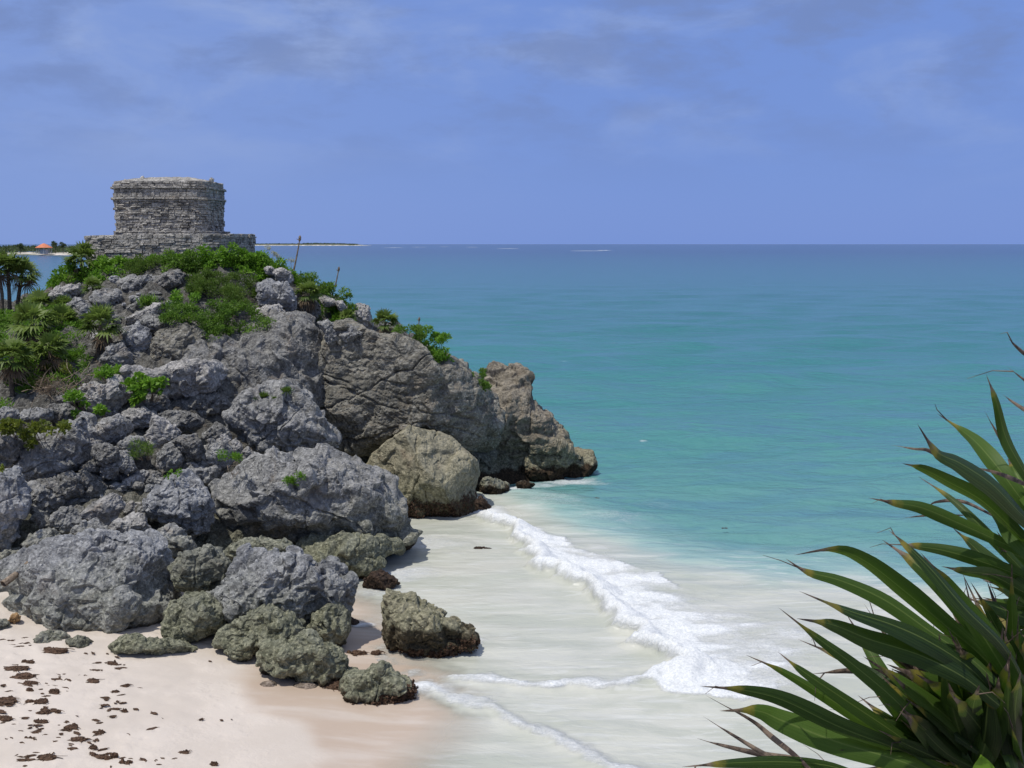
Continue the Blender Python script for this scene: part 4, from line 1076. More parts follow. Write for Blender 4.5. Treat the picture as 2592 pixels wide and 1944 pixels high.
def masonry(cx, cy, a, b, e, z0, z1, hr, lr, seed, flare=0.0, jit=0.035, deep=0.22, skew=0.0):
    """courses of separately cut stones laid round a rounded plan"""
    rng = np.random.default_rng(seed)
    V, Fc = [], []
    z = z0
    while z < z1 - 0.03:
        h = min(rng.uniform(*hr), z1 - z)
        if z1 - z - h < hr[0] * 0.5: h = z1 - z
        fl = 1 + flare * (z - z0) / (z1 - z0)
        q, L = sup_path(a * fl, b * fl, e); tot = L[-1]
        s = rng.uniform(0, 0.3); s_end = s + tot
        while s < s_end - 0.05:
            l = min(rng.uniform(*lr), s_end - s)
            hh = h; splits = [(0, h)]
            if h > hr[0] * 1.5 and rng.random() < 0.35:
                m_ = h * rng.uniform(0.35, 0.65); splits = [(0, m_), (m_, h)]
            for (za, zb) in splits:
                g = 0.007
                ss = np.array([s + g, s + l - g]) % tot
                P = np.stack([np.interp(ss, L, q[:, 0]), np.interp(ss, L, q[:, 1])], -1)
                tn = P[1] - P[0]; ln = np.linalg.norm(tn)
                if ln < 0.02: continue
                tn /= ln; nn = np.array([tn[1], -tn[0]])
                out = rng.normal(0, jit * 0.6)
                o = len(V)
                ins = rng.uniform(0.012, 0.03); bul = rng.uniform(0.008, 0.03)
                dz = skew * (P[:, 0] / a)
                ring = []
                for (off, i_) in ((-deep, 0), (out, 0), (out + bul, ins)):
                    for (k, zz, sg, sz) in ((0, za, 1, 1), (1, za, -1, 1), (1, zb, -1, -1), (0, zb, 1, -1)):
                        c = P[k] + nn * off + tn * sg * i_ + (rng.normal(0, 0.010, 2) if off > 0 or off == out else 0)
                        V.append((cx + c[0], cy + c[1], z + zz + sz * (g * 0.7 + i_) + rng.normal(0, 0.008) + dz[k]))
                for r_ in (0, 4):
                    for k in range(4):
                        Fc.append((o + r_ + k, o + r_ + (k + 1) % 4, o + r_ + 4 + (k + 1) % 4, o + r_ + 4 + k))
                Fc.append((o + 8, o + 9, o + 10, o + 11))
            s += l
        z += h
    return np.array(V), np.array(Fc)


def core(cx, cy, a, b, e, z0, z1, dome=0.0, seed=0, noise_=0.03, cap=True, flare=0.0):
    N = 96
    q, L = sup_path(a, b, e); ss = np.linspace(0, L[-1], N, endpoint=False)
    P = np.stack([np.interp(ss, L, q[:, 0]), np.interp(ss, L, q[:, 1])], -1)
    V, Fc = [], []
    prof = [(1.0, z0), (1.0 + flare, z1)] + [(r, z1 + dome * (1 - r * r)) for r in (0.96, 0.85, 0.7, 0.55, 0.4, 0.25, 0.1)]
    for r, z in prof:
        for k in range(N): V.append((cx + P[k, 0] * r, cy + P[k, 1] * r, z))
    for i in range(len(prof) - 1):
        for k in range(N): Fc.append((i * N + k, i * N + (k + 1) % N, (i + 1) * N + (k + 1) % N, (i + 1) * N + k))
    V = np.array(V); V = V + fbm(V * 2.3, 3, seed)[:, None] * noise_ * np.array([0.5, 0.5, 1])
    V = np.concatenate([V, [[cx, cy, z1 + dome]]]); o = len(V) - 1
    Fl = [tuple(f) for f in Fc] + [((len(prof) - 1) * N + k, (len(prof) - 1) * N + (k + 1) % N, o) for k in range(N)]
    return V, Fl


def temple():
    c = at(*px(1, [(1372, 610)])[0], 60.5); cx, cy = c[0], 60.5
    t = thing('temple', (cx, cy, 11.0), 'small grey stone temple ruin on a stepped platform atop the headland', 'temple')
    # platform
    px_ = cx + 0.06
    part('platform', *masonry(px_, cy, 4.12, 3.5, 3.6, 10.2, 12.48, (0.11, 0.25), (0.2, 0.6), 1, flare=0.012, jit=0.05, skew=0.06), M['temple'], t)
    pl = t.children[0]
    part('platform_fill', *core(px_, cy, 3.97, 3.35, 3.6, 10.2, 12.43, 0.06, 3, 0.05), M['mortar'], pl)
    part('plinth', *masonry(cx + 0.12, cy - 0.1, 2.85, 2.4, 3.6, 12.45, 12.68, (0.12, 0.15), (0.3, 0.8), 2, jit=0.03), M['temple'], t)
    part('plinth_fill', *core(cx + 0.12, cy - 0.1, 2.77, 2.32, 3.6, 12.45, 12.64, 0.02, 4, 0.03), M['mortar'], t.children[1])
    w = part('wall', *masonry(cx, cy, 2.55, 2.12, 5.4, 12.66, 14.20, (0.08, 0.20), (0.14, 0.50), 5, flare=0.02, jit=0.055), M['temple'], t)
    part('wall_core', *core(cx, cy, 2.47, 2.04, 5.4, 12.64, 14.24, 0, 6, 0.03), M['mortar'], w)
    for z0, z1, a, sd in ((14.20, 14.31, 2.63, 7), (14.315, 14.44, 2.71, 8), (14.88, 15.00, 2.71, 9)):
        part('moulding', *masonry(cx, cy, a, a - 0.43, 5.4, z0, z1, (0.10, 0.13), (0.3, 0.75), sd, jit=0.025, deep=0.35), M['temple'], t)
    fz = part('frieze', *masonry(cx, cy, 2.59, 2.18, 5.4, 14.44, 14.88, (0.18, 0.26), (0.22, 0.6), 10, jit=0.04), M['temple'], t)
    part('frieze_core', *core(cx, cy, 2.53, 2.1, 5.4, 14.2, 15.0, 0, 11, 0.03), M['mortar'], fz)
    part('parapet', *masonry(cx, cy, 2.60, 2.19, 5.4, 15.0, 15.28, (0.12, 0.18), (0.25, 0.7), 12, flare=-0.02, jit=0.04), M['temple'], t)
    rf = part('roof', *core(cx + 0.05, cy, 2.58, 2.15, 4.4, 14.95, 15.28, 0.30, 13, 0.10), M['temple'], t)
    for X, zz, s in ((1140, 15.32, 0.13), (1690, 15.28, 0.11), (1000, 15.22, 0.10)):
        p = at(*px(1, [(X, 160)])[0], 59.2)
        d, f = ico(3)
        v = d * np.array([s, s, s * 1.5]) + fbm(d * 2.5, 3, X)[:, None] * s * 0.8 + np.array([p[0], 59.2, zz + s * 0.5])
        part('merlon', v, f, M['temple'], rf)


# ------------------------------------------------------------------ plants
def leaf_quads(p, d, L, W, rng, fold=0.25):
    """diamond leaves at points p pointing along d"""
    n = len(p)
    r = rng.normal(size=(n, 3)); s = np.cross(d, r); s /= np.linalg.norm(s, axis=1)[:, None] + 1e-9
    up = np.cross(s, d)
    flip = np.where(up[:, 2:] < 0, -1, 1); s = s * flip; up = up * flip
    L = np.broadcast_to(L, (n,))[:, None] * rng.uniform(0.7, 1.25, (n, 1)); W = np.broadcast_to(W, (n,))[:, None] * rng.uniform(0.75, 1.2, (n, 1))
    m = p + d * L * 0.5
    q = np.stack([p, m + s * W * 0.5 + up * fold * W * 0.5, p + d * L - up * 0.15 * L, m - s * W * 0.5 + up * fold * W * 0.5], 1).reshape(-1, 3)
    return q, np.arange(len(q)).reshape(-1, 4)


def clusters_leaves(C, R, per, L, W, rng, upb=0.5, flat=0.75):
    n = len(C) * per
    k = np.repeat(np.arange(len(C)), per)
    u = rng.normal(size=(n, 3)); u /= np.linalg.norm(u, axis=1)[:, None]
    rr = rng.random(n) ** 0.45
    p = C[k] + u * (R[k] * rr)[:, None] * np.array([1, 1, flat])
    d = u * 0.7 + rng.normal(size=(n, 3)) * 0.5 + np.array([0, 0, upb]); d /= np.linalg.norm(d, axis=1)[:, None]
    q, f = leaf_quads(p, d, L, W, rng)
    cs = rng.random(len(C))
    sh = np.clip(0.55 * rng.random(n) + 0.45 * cs[k], 0, 1)
    return q, f, np.repeat(sh, 4)


def in_poly(poly, n, rng):
    lo, hi = poly.min(0), poly.max(0); out = np.zeros((0, 2))
    while len(out) < n:
        c = rng.uniform(lo, hi, (n * 3, 2)); out = np.concatenate([out, c[poly_sd(c, poly) > 0]])
    return out[:n]


PLN = [0]


def shrub(name, zid, poly, label, cat, mat='leaf_mid', L=0.13, W=0.08, r=0.32, dens=6.0, per=90, Y=None, bulge=0.55, up=0.5, group=None, stems=True, near=0.4):
    PLN[0] += 1
    rng = np.random.default_rng(500 + PLN[0])
    P = px(zid, poly)
    x, y = P[:, 0], P[:, 1]
    area = abs((x * np.roll(y, -1) - np.roll(x, -1) * y).sum() / 2)
    Ym = Y if Y is not None else float(depth_at(x.mean(), y.mean())[0])
    am = area * (Ym / F) ** 2
    n = max(3, int(am * dens))
    uv = in_poly(P, n, rng)
    Yc = (np.full(n, Y) if Y is not None else depth_at(uv[:, 0], uv[:, 1])) - near - bulge * rng.random(n) ** 1.3
    C = at(uv[:, 0], uv[:, 1], Yc)
    R = r * rng.uniform(0.6, 1.15, n)
    q, f, sh = clusters_leaves(C, R, per, L, W, rng, up)
    base = at(x.mean(), y.max(), Ym)
    t = thing(name, base, label, cat, group)
    part('foliage', q, f, M[mat], t, attrs={'shade': sh})
    if stems:
        parts_ = []
        for i in rng.choice(n, min(n, 14), replace=False):
            b = base + np.array([(C[i, 0] - base[0]) * 0.55, 0.15, 0.1 * rng.random()]); b[2] = max(b[2], C[i, 2] - 1.3); b[1] = max(b[1], C[i, 1] + 0.15)
            mid = (b + C[i]) / 2 + rng.normal(0, 0.06, 3)
            parts_.append(tube([b, mid, C[i]], [0.022, 0.015, 0.007], 5))
        part('stems', *join(parts_), M['twig'], t)
    return t


def grass_tuft(name, zid, ctr, rad, label, cat, mat='leaf_bright', Y=None, n=160, group=None, hgt=1.0):
    PLN[0] += 1
    rng = np.random.default_rng(900 + PLN[0])
    P = px(zid, [ctr])[0]
    Yc = Y if Y is not None else float(depth_at(*P)[0]) - 0.4
    c = at(P[0], P[1], Yc); R = rad / ZOOM[zid][2] * Yc / F
    t = thing(name, c - np.array([0, 0, R * 0.5]), label, cat, group)
    base = c - np.array([0, 0, R * 0.6]) + rng.normal(0, R * 0.4, (n, 3)) * np.array([1, 0.7, 0.3])
    d = rng.normal(size=(n, 3)) * 0.6 + np.array([0, 0, 1.0 * hgt]); d /= np.linalg.norm(d, axis=1)[:, None]
    q, f = leaf_quads(base, d, R * 1.3, R * 0.16 + 0.012, rng)
    part('foliage', q, f, M[mat], t, attrs={'shade': np.repeat(rng.random(n), 4)})
    return t


CREST = 'bushes along the crest of the headland'
ROCKP = 'small plants growing among the boulders'


def vegetation():
    shrub('shrub', 1, [(450, 960), (480, 890), (560, 850), (700, 860), (850, 800), (930, 780), (990, 850), (1000, 930), (960, 990), (800, 1000), (700, 1040), (560, 1020), (440, 1065), (385, 1050)],
          'wide leafy green bush below the left end of the temple platform', 'bush', 'leaf_bright', 0.16, 0.11, 0.34, 7, 100, group=CREST)
    shrub('shrub', 1, [(490, 1115), (560, 1050), (700, 1035), (800, 1000), (775, 1080), (650, 1130), (540, 1145)],
          'low green bush hanging over the flat pale ledge', 'bush', 'leaf_mid', 0.13, 0.08, 0.26, 9, 80, group=CREST)
    shrub('shrub', 1, [(985, 850), (1040, 765), (1150, 760), (1270, 800), (1305, 830), (1290, 910), (1150, 930), (1000, 940)],
          'dull green bush with dry stems in front of the platform middle', 'bush', 'leaf_fine', 0.15, 0.05, 0.30, 7, 90, group=CREST, up=0.9)
    shrub('shrub', 1, [(1270, 810), (1330, 745), (1450, 748), (1560, 740), (1620, 800), (1650, 900), (1560, 930), (1400, 905), (1285, 905)],
          'mid green bush below the right half of the temple wall', 'bush', 'leaf_mid', 0.15, 0.09, 0.32, 7, 95, group=CREST)
    shrub('shrub', 1, [(1590, 760), (1650, 700), (1750, 685), (1870, 715), (1960, 755), (2080, 765), (2150, 830), (2210, 890), (2190, 960), (2080, 990), (1990, 935), (1850, 905), (1700, 905), (1630, 850)],
          'bright green bush under the right corner of the platform', 'bush', 'leaf_bright', 0.17, 0.11, 0.36, 7, 105, group=CREST)
    shrub('shrub', 1, [(1540, 965), (1640, 920), (1800, 908), (1950, 950), (2060, 1010), (2095, 1120), (2000, 1185), (1850, 1155), (1700, 1135), (1600, 1100), (1515, 1060)],
          'large dome shaped feathery shrub on the slope', 'shrub', 'leaf_fine', 0.12, 0.04, 0.38, 10, 260, bulge=1.3, up=0.8, near=0.9)
    shrub('shrub', 1, [(1310, 1285), (1330, 1180), (1450, 1135), (1600, 1160), (1750, 1150), (1900, 1180), (2050, 1220), (2155, 1320), (2140, 1400), (2000, 1395), (1850, 1385), (1750, 1455), (1640, 1505), (1575, 1450), (1555, 1370), (1400, 1315)],
          'sprawling fine leaved shrub spilling over the cliff edge', 'shrub', 'leaf_mid', 0.12, 0.06, 0.35, 9, 170, bulge=1.1, near=1.2)
    shrub('shrub', 1, [(1325, 1095), (1400, 1010), (1520, 1015), (1590, 1090), (1540, 1155), (1380, 1145)],
          'small leafy bush left of the dome shaped feathery shrub', 'bush', 'leaf_bright', 0.14, 0.09, 0.26, 9, 80, group=CREST, near=0.4)
    shrub('shrub', 2, [(120, 130), (300, 190), (450, 230), (600, 312), (580, 340), (460, 315), (400, 320), (390, 395), (320, 415), (200, 335), (100, 250)],
          'trailing bright green bush on the crest seaward of the platform', 'bush', 'leaf_bright', 0.15, 0.08, 0.30, 8, 95, group=CREST)
    shrub('shrub', 2, [(580, 335), (650, 315), (760, 360), (840, 415), (900, 405), (980, 470), (1050, 535), (1115, 590), (1095, 645), (1030, 620), (960, 575), (860, 525), (800, 455), (700, 430), (620, 435)],
          'long strip of green bush along the seaward ridge', 'bush', 'leaf_mid', 0.15, 0.07, 0.28, 9, 95, group=CREST)
    shrub('shrub', 2, [(790, 625), (870, 595), (960, 640), (980, 690), (1080, 680), (1100, 765), (1000, 795), (900, 745), (800, 705)],
          'green bush in the hollow below the white ridge rock', 'bush', 'leaf_bright', 0.14, 0.08, 0.26, 8, 80, group=CREST)
    shrub('shrub', 2, [(1410, 860), (1440, 800), (1500, 755), (1580, 760), (1640, 800), (1660, 930), (1560, 905), (1460, 890)],
          'rounded green bush beside the shoulder palm above the cliff', 'bush', 'leaf_mid', 0.14, 0.06, 0.24, 12, 100, Y=51.6, bulge=1.0)
    shrub('shrub', 2, [(1640, 880), (1680, 800), (1745, 775), (1800, 850), (1880, 850), (1915, 885), (1830, 945), (1880, 1050), (1790, 1060), (1700, 1015), (1650, 950)],
          'bright green bush reaching out over the edge of the banded cliff', 'bush', 'leaf_bright', 0.15, 0.07, 0.24, 13, 100, Y=51.6, bulge=1.0)
    shrub('shrub', 2, [(1990, 1095), (2080, 1095), (2150, 1160), (2210, 1240), (2165, 1295), (2080, 1235), (2005, 1170)],
          'small green bush in the notch beside the tan pinnacle', 'bush', 'leaf_mid', 0.13, 0.05, 0.24, 10, 110, Y=52.4)
    shrub('shrub', 10, [(-60, 440), (90, 480), (250, 560), (230, 660), (80, 720), (60, 860), (-60, 920)],
          'dark leafy bush at the photo border among the palms', 'bush', 'leaf_mid', 0.15, 0.1, 0.3, 8, 90)
    shrub('shrub', 10, [(430, 330), (560, 290), (700, 262), (725, 330), (600, 400), (480, 400)],
          'small bright bush above the cluster of palms', 'bush', 'leaf_bright', 0.14, 0.09, 0.2, 12, 70)
    shrub('shrub', 10, [(1190, 1380), (1330, 1330), (1500, 1250), (1640, 1220), (1790, 1320), (1700, 1390), (1520, 1410), (1360, 1470), (1220, 1450)],
          'bright low bush above the white broken ledge', 'bush', 'leaf_bright', 0.14, 0.09, 0.22, 11, 80)
    shrub('shrub', 10, [(840, 700), (1150, 780), (1200, 880), (1100, 940), (900, 900), (820, 820)],
          'dusky green bush between the palm crowns', 'bush', 'leaf_fine', 0.14, 0.05, 0.26, 8, 90)
    shrub('shrub', 10, [(-40, 1250), (80, 1300), (420, 1340), (600, 1420), (500, 1480), (200, 1560), (-40, 1640)],
          'dark undergrowth bush at the foot of the palms', 'bush', 'leaf_fine', 0.14, 0.06, 0.28, 7, 80)
    for poly, lab, mt in (([(250, 560), (420, 500), (620, 520), (700, 640), (560, 760), (300, 740)], 'dusky bush behind the big shaggy palm', 'leaf_fine'),
                          ([(480, 860), (700, 820), (860, 900), (860, 1040), (620, 1060), (480, 1000)], 'dark bush between the big shaggy palm and the small palm under it', 'leaf_mid'),
                          ([(900, 900), (1120, 960), (1240, 1100), (1220, 1260), (1000, 1240), (880, 1060)], 'dark green bush left of the lone slope palm foot', 'leaf_mid'),
                          ([(250, 960), (460, 980), (500, 1200), (420, 1360), (260, 1240)], 'dim bush between the two border palms', 'leaf_fine'),
                          ([(620, 1150), (900, 1130), (1020, 1280), (880, 1380), (640, 1340)], 'brownish green bush below the small palm', 'leaf_olive'),
                          ([(180, 420), (300, 330), (430, 340), (420, 470), (240, 500)], 'grey green bush under the flat ledge', 'leaf_fine'),
                          ([(850, 260), (1000, 200), (1140, 140), (1250, 200), (1200, 300), (960, 320)], 'leafy bush between the flat pale ledge and the crest', 'leaf_mid')):
        shrub('shrub', 10, poly, lab, 'bush', mt, 0.14, 0.07, 0.28, 9, 90, group='bushes among the palms', near=0.9)
    shrub('dry_brush', 10, [(300, 1460), (560, 1400), (900, 1380), (1240, 1420), (1180, 1560), (900, 1640), (500, 1700), (250, 1640)],
          'tangle of dry brown brush below the palms', 'brush', 'dead_leaf', 0.18, 0.018, 0.3, 7, 60, up=0.2)
    shrub('creeper', 3, [(-30, 540), (60, 528), (150, 530), (250, 548), (400, 540), (520, 518), (595, 520), (540, 585), (430, 615), (380, 655), (300, 690), (260, 730), (195, 735), (180, 660), (60, 612), (-30, 605)],
          'yellow green round leafed creeper draped over the boulders', 'creeper', 'leaf_olive', 0.14, 0.13, 0.2, 16, 45, Y=39.6, bulge=0.5, group=ROCKP)
    shrub('plant', 3, [(990, 230), (1060, 160), (1140, 140), (1240, 150), (1312, 200), (1312, 255), (1200, 285), (1130, 305), (1112, 395), (1070, 402), (1040, 330), (1015, 265)],
          'bright green plant with big round leaves in front of the long bright slab', 'plant', 'leaf_bright', 0.20, 0.17, 0.22, 16, 34, Y=44.6, bulge=0.5, group=ROCKP)
    shrub('plant', 3, [(530, 370), (560, 295), (640, 300), (695, 380), (675, 465), (610, 475)],
          'green leafy plant left of the white broken ledge', 'plant', 'leaf_bright', 0.16, 0.11, 0.22, 15, 45, Y=43.4, group=ROCKP)
    shrub('plant', 3, [(708, 465), (760, 420), (850, 398), (925, 420), (915, 475), (800, 495), (740, 525)],
          'green leafy plant at the foot of the white broken ledge', 'plant', 'leaf_bright', 0.16, 0.11, 0.2, 15, 45, Y=43.0, group=ROCKP)
    shrub('plant', 3, [(1015, 725), (1080, 685), (1200, 730), (1225, 775), (1180, 845), (1060, 838), (1025, 780)],
          'feathery green tuft in a gap of the heap', 'plant', 'leaf_fine', 0.16, 0.022, 0.24, 14, 110, Y=39.9, group=ROCKP, up=1.2)
    shrub('plant', 3, [(1735, 795), (1800, 752), (1900, 780), (1965, 790), (1900, 835), (1760, 838)],
          'yellowish green tuft on the broad grey rock', 'plant', 'leaf_bright', 0.12, 0.03, 0.16, 22, 80, Y=39.9, group=ROCKP, up=0.9)
    shrub('plant', 3, [(1310, 955), (1350, 930), (1445, 912), (1405, 965), (1340, 990)],
          'small bright sprig behind the egg shaped boulder', 'plant', 'leaf_bright', 0.11, 0.07, 0.10, 45, 14, Y=38.0, bulge=0.2, group=ROCKP, stems=False)
    shrub('plant', 3, [(-30, 885), (60, 876), (85, 920), (-30, 932)],
          'small yellow green sprig on the tall bluish boulder', 'plant', 'leaf_olive', 0.11, 0.09, 0.10, 45, 14, Y=35.6, bulge=0.2, group=ROCKP, stems=False)
    shrub('plant', 4, [(705, 995), (760, 968), (855, 942), (855, 1030), (795, 1085), (735, 1065)],
          'single green tuft on the face of the huge broad boulder', 'plant', 'leaf_bright', 0.10, 0.04, 0.16, 24, 90, Y=38.35, bulge=0.25, group=ROCKP, stems=False, near=0.05)
    for cx_, cy_, s_, lab in ((475, 335, 24, 'dark green tuft on the rough boulder, lowest on its left'), (530, 312, 30, 'dark green tuft on the rough boulder, second from its left'),
                              (622, 342, 28, 'dark green tuft near the middle of the rough boulder top'), (712, 268, 32, 'olive tuft at the very top of the rough boulder')):
        grass_tuft('grass_tuft', 4, (cx_, cy_), s_, lab, 'tuft', 'leaf_fine', Y=43.3, n=200, group='small tufts on the rough boulder')
    grass_tuft('grass_tuft', 1, (1185, 1135), 65, 'grass tuft in the rock crack above the leaning slab', 'tuft', 'leaf_mid', Y=50.9, n=200, group=CREST)
    grass_tuft('grass_tuft', 5, (535, 835), 1, 'x', 'tuft') if False else None
    # low ground cover between the bushes: nobody could count it
    rng = np.random.default_rng(77)
    q_, f_, s_, o = [], [], [], 0
    for zid, poly, n in ((1, [(380, 1060), (480, 880), (700, 850), (1000, 780), (1300, 800), (1600, 740), (1900, 720), (2200, 880), (2200, 980), (1900, 930), (1560, 950), (1300, 920), (1000, 960), (760, 1010), (520, 1100)], 420),
                         (2, [(100, 160), (450, 235), (620, 320), (840, 415), (1110, 590), (1090, 690), (960, 700), (800, 640), (650, 480), (560, 340), (300, 420)], 320),
                         (10, [(-60, 520), (250, 480), (700, 520), (1100, 720), (1200, 1100), (1150, 1400), (700, 1500), (-60, 1640)], 300)):
        uv = in_poly(px(zid, poly), n, rng); C = at(uv[:, 0], uv[:, 1], depth_at(uv[:, 0], uv[:, 1]) + 0.05)
        C[:, 2] = hill_z(C[:, 0], C[:, 1]) + 0.12
        q, f, sh = clusters_leaves(C, np.full(n, 0.3), 42, 0.15, 0.06, rng, 0.8, 0.5)
        q_.append(q); f_.append(f + o); s_.append(sh); o += len(q)
    ob = mesh_np('ground_cover', np.concatenate(q_), np.concatenate(f_), M['leaf_bright'], attrs={'shade': np.concatenate(s_)})
    tag(ob, 'low green ground cover between the bushes of the headland', 'ground cover', kind='stuff')


# ------------------------------------------------------------------ thatch palms (fan leaved)
def fan_leaf(hub, d, R, rng, segs=13, droop=0.3, pet=0.45, wid=0.10):
    d = d / np.linalg.norm(d)
    side = np.cross(d, [0, 0, 1.0]); side /= np.linalg.norm(side) + 1e-9
    up = np.cross(side, d)
    tw = rng.uniform(-0.5, 0.5); side, up = side * math.cos(tw) + up * math.sin(tw), up * math.cos(tw) - side * math.sin(tw)
    b = hub + d * R * pet
    V, Fc = [], []
    for k in range(segs):
        a = (k / (segs - 1) - 0.5) * math.radians(215) + rng.normal(0, 0.05)
        e = d * math.cos(a) + side * math.sin(a) + up * 0.12
        L = R * (0.62 - 0.16 * abs(a) / 1.9) * rng.uniform(0.85, 1.1)
        w = np.cross(e, up); w /= np.linalg.norm(w); w = w * R * wid * 0.5
        o = len(V)
        m = b + e * L * 0.5 + np.array([0, 0, -0.05 * droop * R]); tip = b + e * L + np.array([0, 0, -droop * L * rng.uniform(0.2, 0.9)])
        V += [b - w * 0.3, m - w, tip, m + w, b + w * 0.3]
        Fc += [(o, o + 1, o + 3, o + 4), (o + 1, o + 2, o + 3, o + 3)]
    sw = np.cross(d, up) * 0.012 * (R / 0.9)
    o = len(V); V += [hub - sw, b - sw, b + sw, hub + sw]; Fc.append((o, o + 1, o + 2, o + 3))
    return np.array(V), [tuple(dict.fromkeys(f)) for f in Fc]


def palm(zid, ctr, rad, base, label, seed, skirt=10, live=26, Y=None, lean_up=0.25, group='small fan palms on the headland'):
    rng = np.random.default_rng(seed)
    P = px(zid, [ctr, base])
    Yc = Y if Y is not None else float(depth_at(*P[1])[0]) - 0.8
    hub = at(P[0, 0], P[0, 1], Yc); R = 1.15 * rad / ZOOM[zid][2] * Yc / F
    b = at(P[1, 0], P[1, 1], Yc); b[2] = min(b[2], float(hill_z(b[0], b[1]))) if zid != 2 else b[2]
    t = thing('fan_palm', b, label, 'palm', group)
    mid = (hub + b) / 2 + np.array([rng.normal(0, 0.05), 0, 0])
    tr = max(0.05, R * 0.085)
    part('trunk', *tube([b - np.array([0, 0, 0.15]), mid, hub], [tr * 1.15, tr, tr * 0.9], 8), M['bark'], t)
    V, Fc, S, o = [], [], [], 0
    for k in range(live):
        az = k * 2.4 + rng.normal(0, 0.3); el = math.radians(rng.uniform(-34, 78))
        d = np.array([math.cos(az) * math.cos(el), math.sin(az) * math.cos(el), math.sin(el) + lean_up * 0.3])
        v, f = fan_leaf(hub, d, R, rng, droop=0.25 + 0.35 * math.cos(el))
        V.append(v); Fc += [tuple(i + o for i in q) for q in f]; o += len(v); S.append(np.full(len(v), np.clip(0.15 + 0.6 * rng.random() + 0.25 * math.sin(el), 0, 1)))
    part('crown', np.concatenate(V), Fc, M['leaf_palm'], t, attrs={'shade': np.concatenate(S)})
    if skirt:
        V, Fc, S, o = [], [], [], 0
        for k in range(skirt):
            az = k * 2.4 + 1; el = math.radians(rng.uniform(-80, -25))
            d = np.array([math.cos(az) * math.cos(el), math.sin(az) * math.cos(el), math.sin(el)])
            v, f = fan_leaf(hub - np.array([0, 0, R * 0.1]), d, R * 0.95, rng, droop=0.8, wid=0.06)
            V.append(v); Fc += [tuple(i + o for i in q) for q in f]; o += len(v); S.append(np.full(len(v), rng.random()))
        part('dead_leaves', np.concatenate(V), Fc, M['dead_leaf'], t, attrs={'shade': np.concatenate(S)})
    return t


def palms():
    palm(1, (60, 875), 150, (72, 1125), 'slender fan palm on the flat ledge, middle of the trio', 1, 3, Y=54.5)
    palm(1, (175, 930), 150, (122, 1120), 'leaning fan palm on the flat ledge, nearest to the temple', 2, 3, Y=55.0)
    palm(1, (-15, 870), 140, (6, 1150), 'fan palm on the flat ledge cut by the photo border', 3, 3, Y=54.0)
    palm(10, (1410, 680), 310, (1370, 1150), 'lone fan palm with a bare trunk on the open slope', 4, 8)
    palm(10, (450, 660), 340, (470, 1050), 'big shaggy fan palm with drooping brown leaves', 5, 14)
    palm(10, (860, 620), 250, (850, 860), 'green fan palm just right of the big shaggy one', 6, 5)
    palm(10, (700, 1040), 290, (700, 1290), 'small fan palm below the big shaggy one', 7, 9)
    palm(10, (170, 1120), 310, (170, 1480), 'fan palm low at the photo border with pale dead leaves', 8, 11)
    palm(10, (560, 400), 250, (600, 540), 'fan palm behind and above the big shaggy one', 9, 6)
    palm(10, (900, 440), 190, (900, 560), 'small yellowish fan palm on top of the palm cluster', 13, 6)
    palm(1, (650, 810), 150, (680, 920), 'dark fan palm hugging the left end of the platform', 10, 4, Y=56.0)
    palm(1, (740, 1030), 90, (740, 1090), 'young fan palm above the round perched boulder', 14, 0, Y=53.0)
    palm(2, (1345, 745), 115, (1340, 880), 'stocky fan palm with a brown skirt on the cliff shoulder', 11, 9, Y=51.4)
    palm(2, (730, 510), 110, (735, 690), 'shaggy fan palm with a long dead skirt on the ridge', 12, 16, Y=54.2)
    palm(2, (1040, 700), 70, (1030, 760), 'tiny fan palm in the bush near the upright pale rock', 15, 2, Y=54.6)


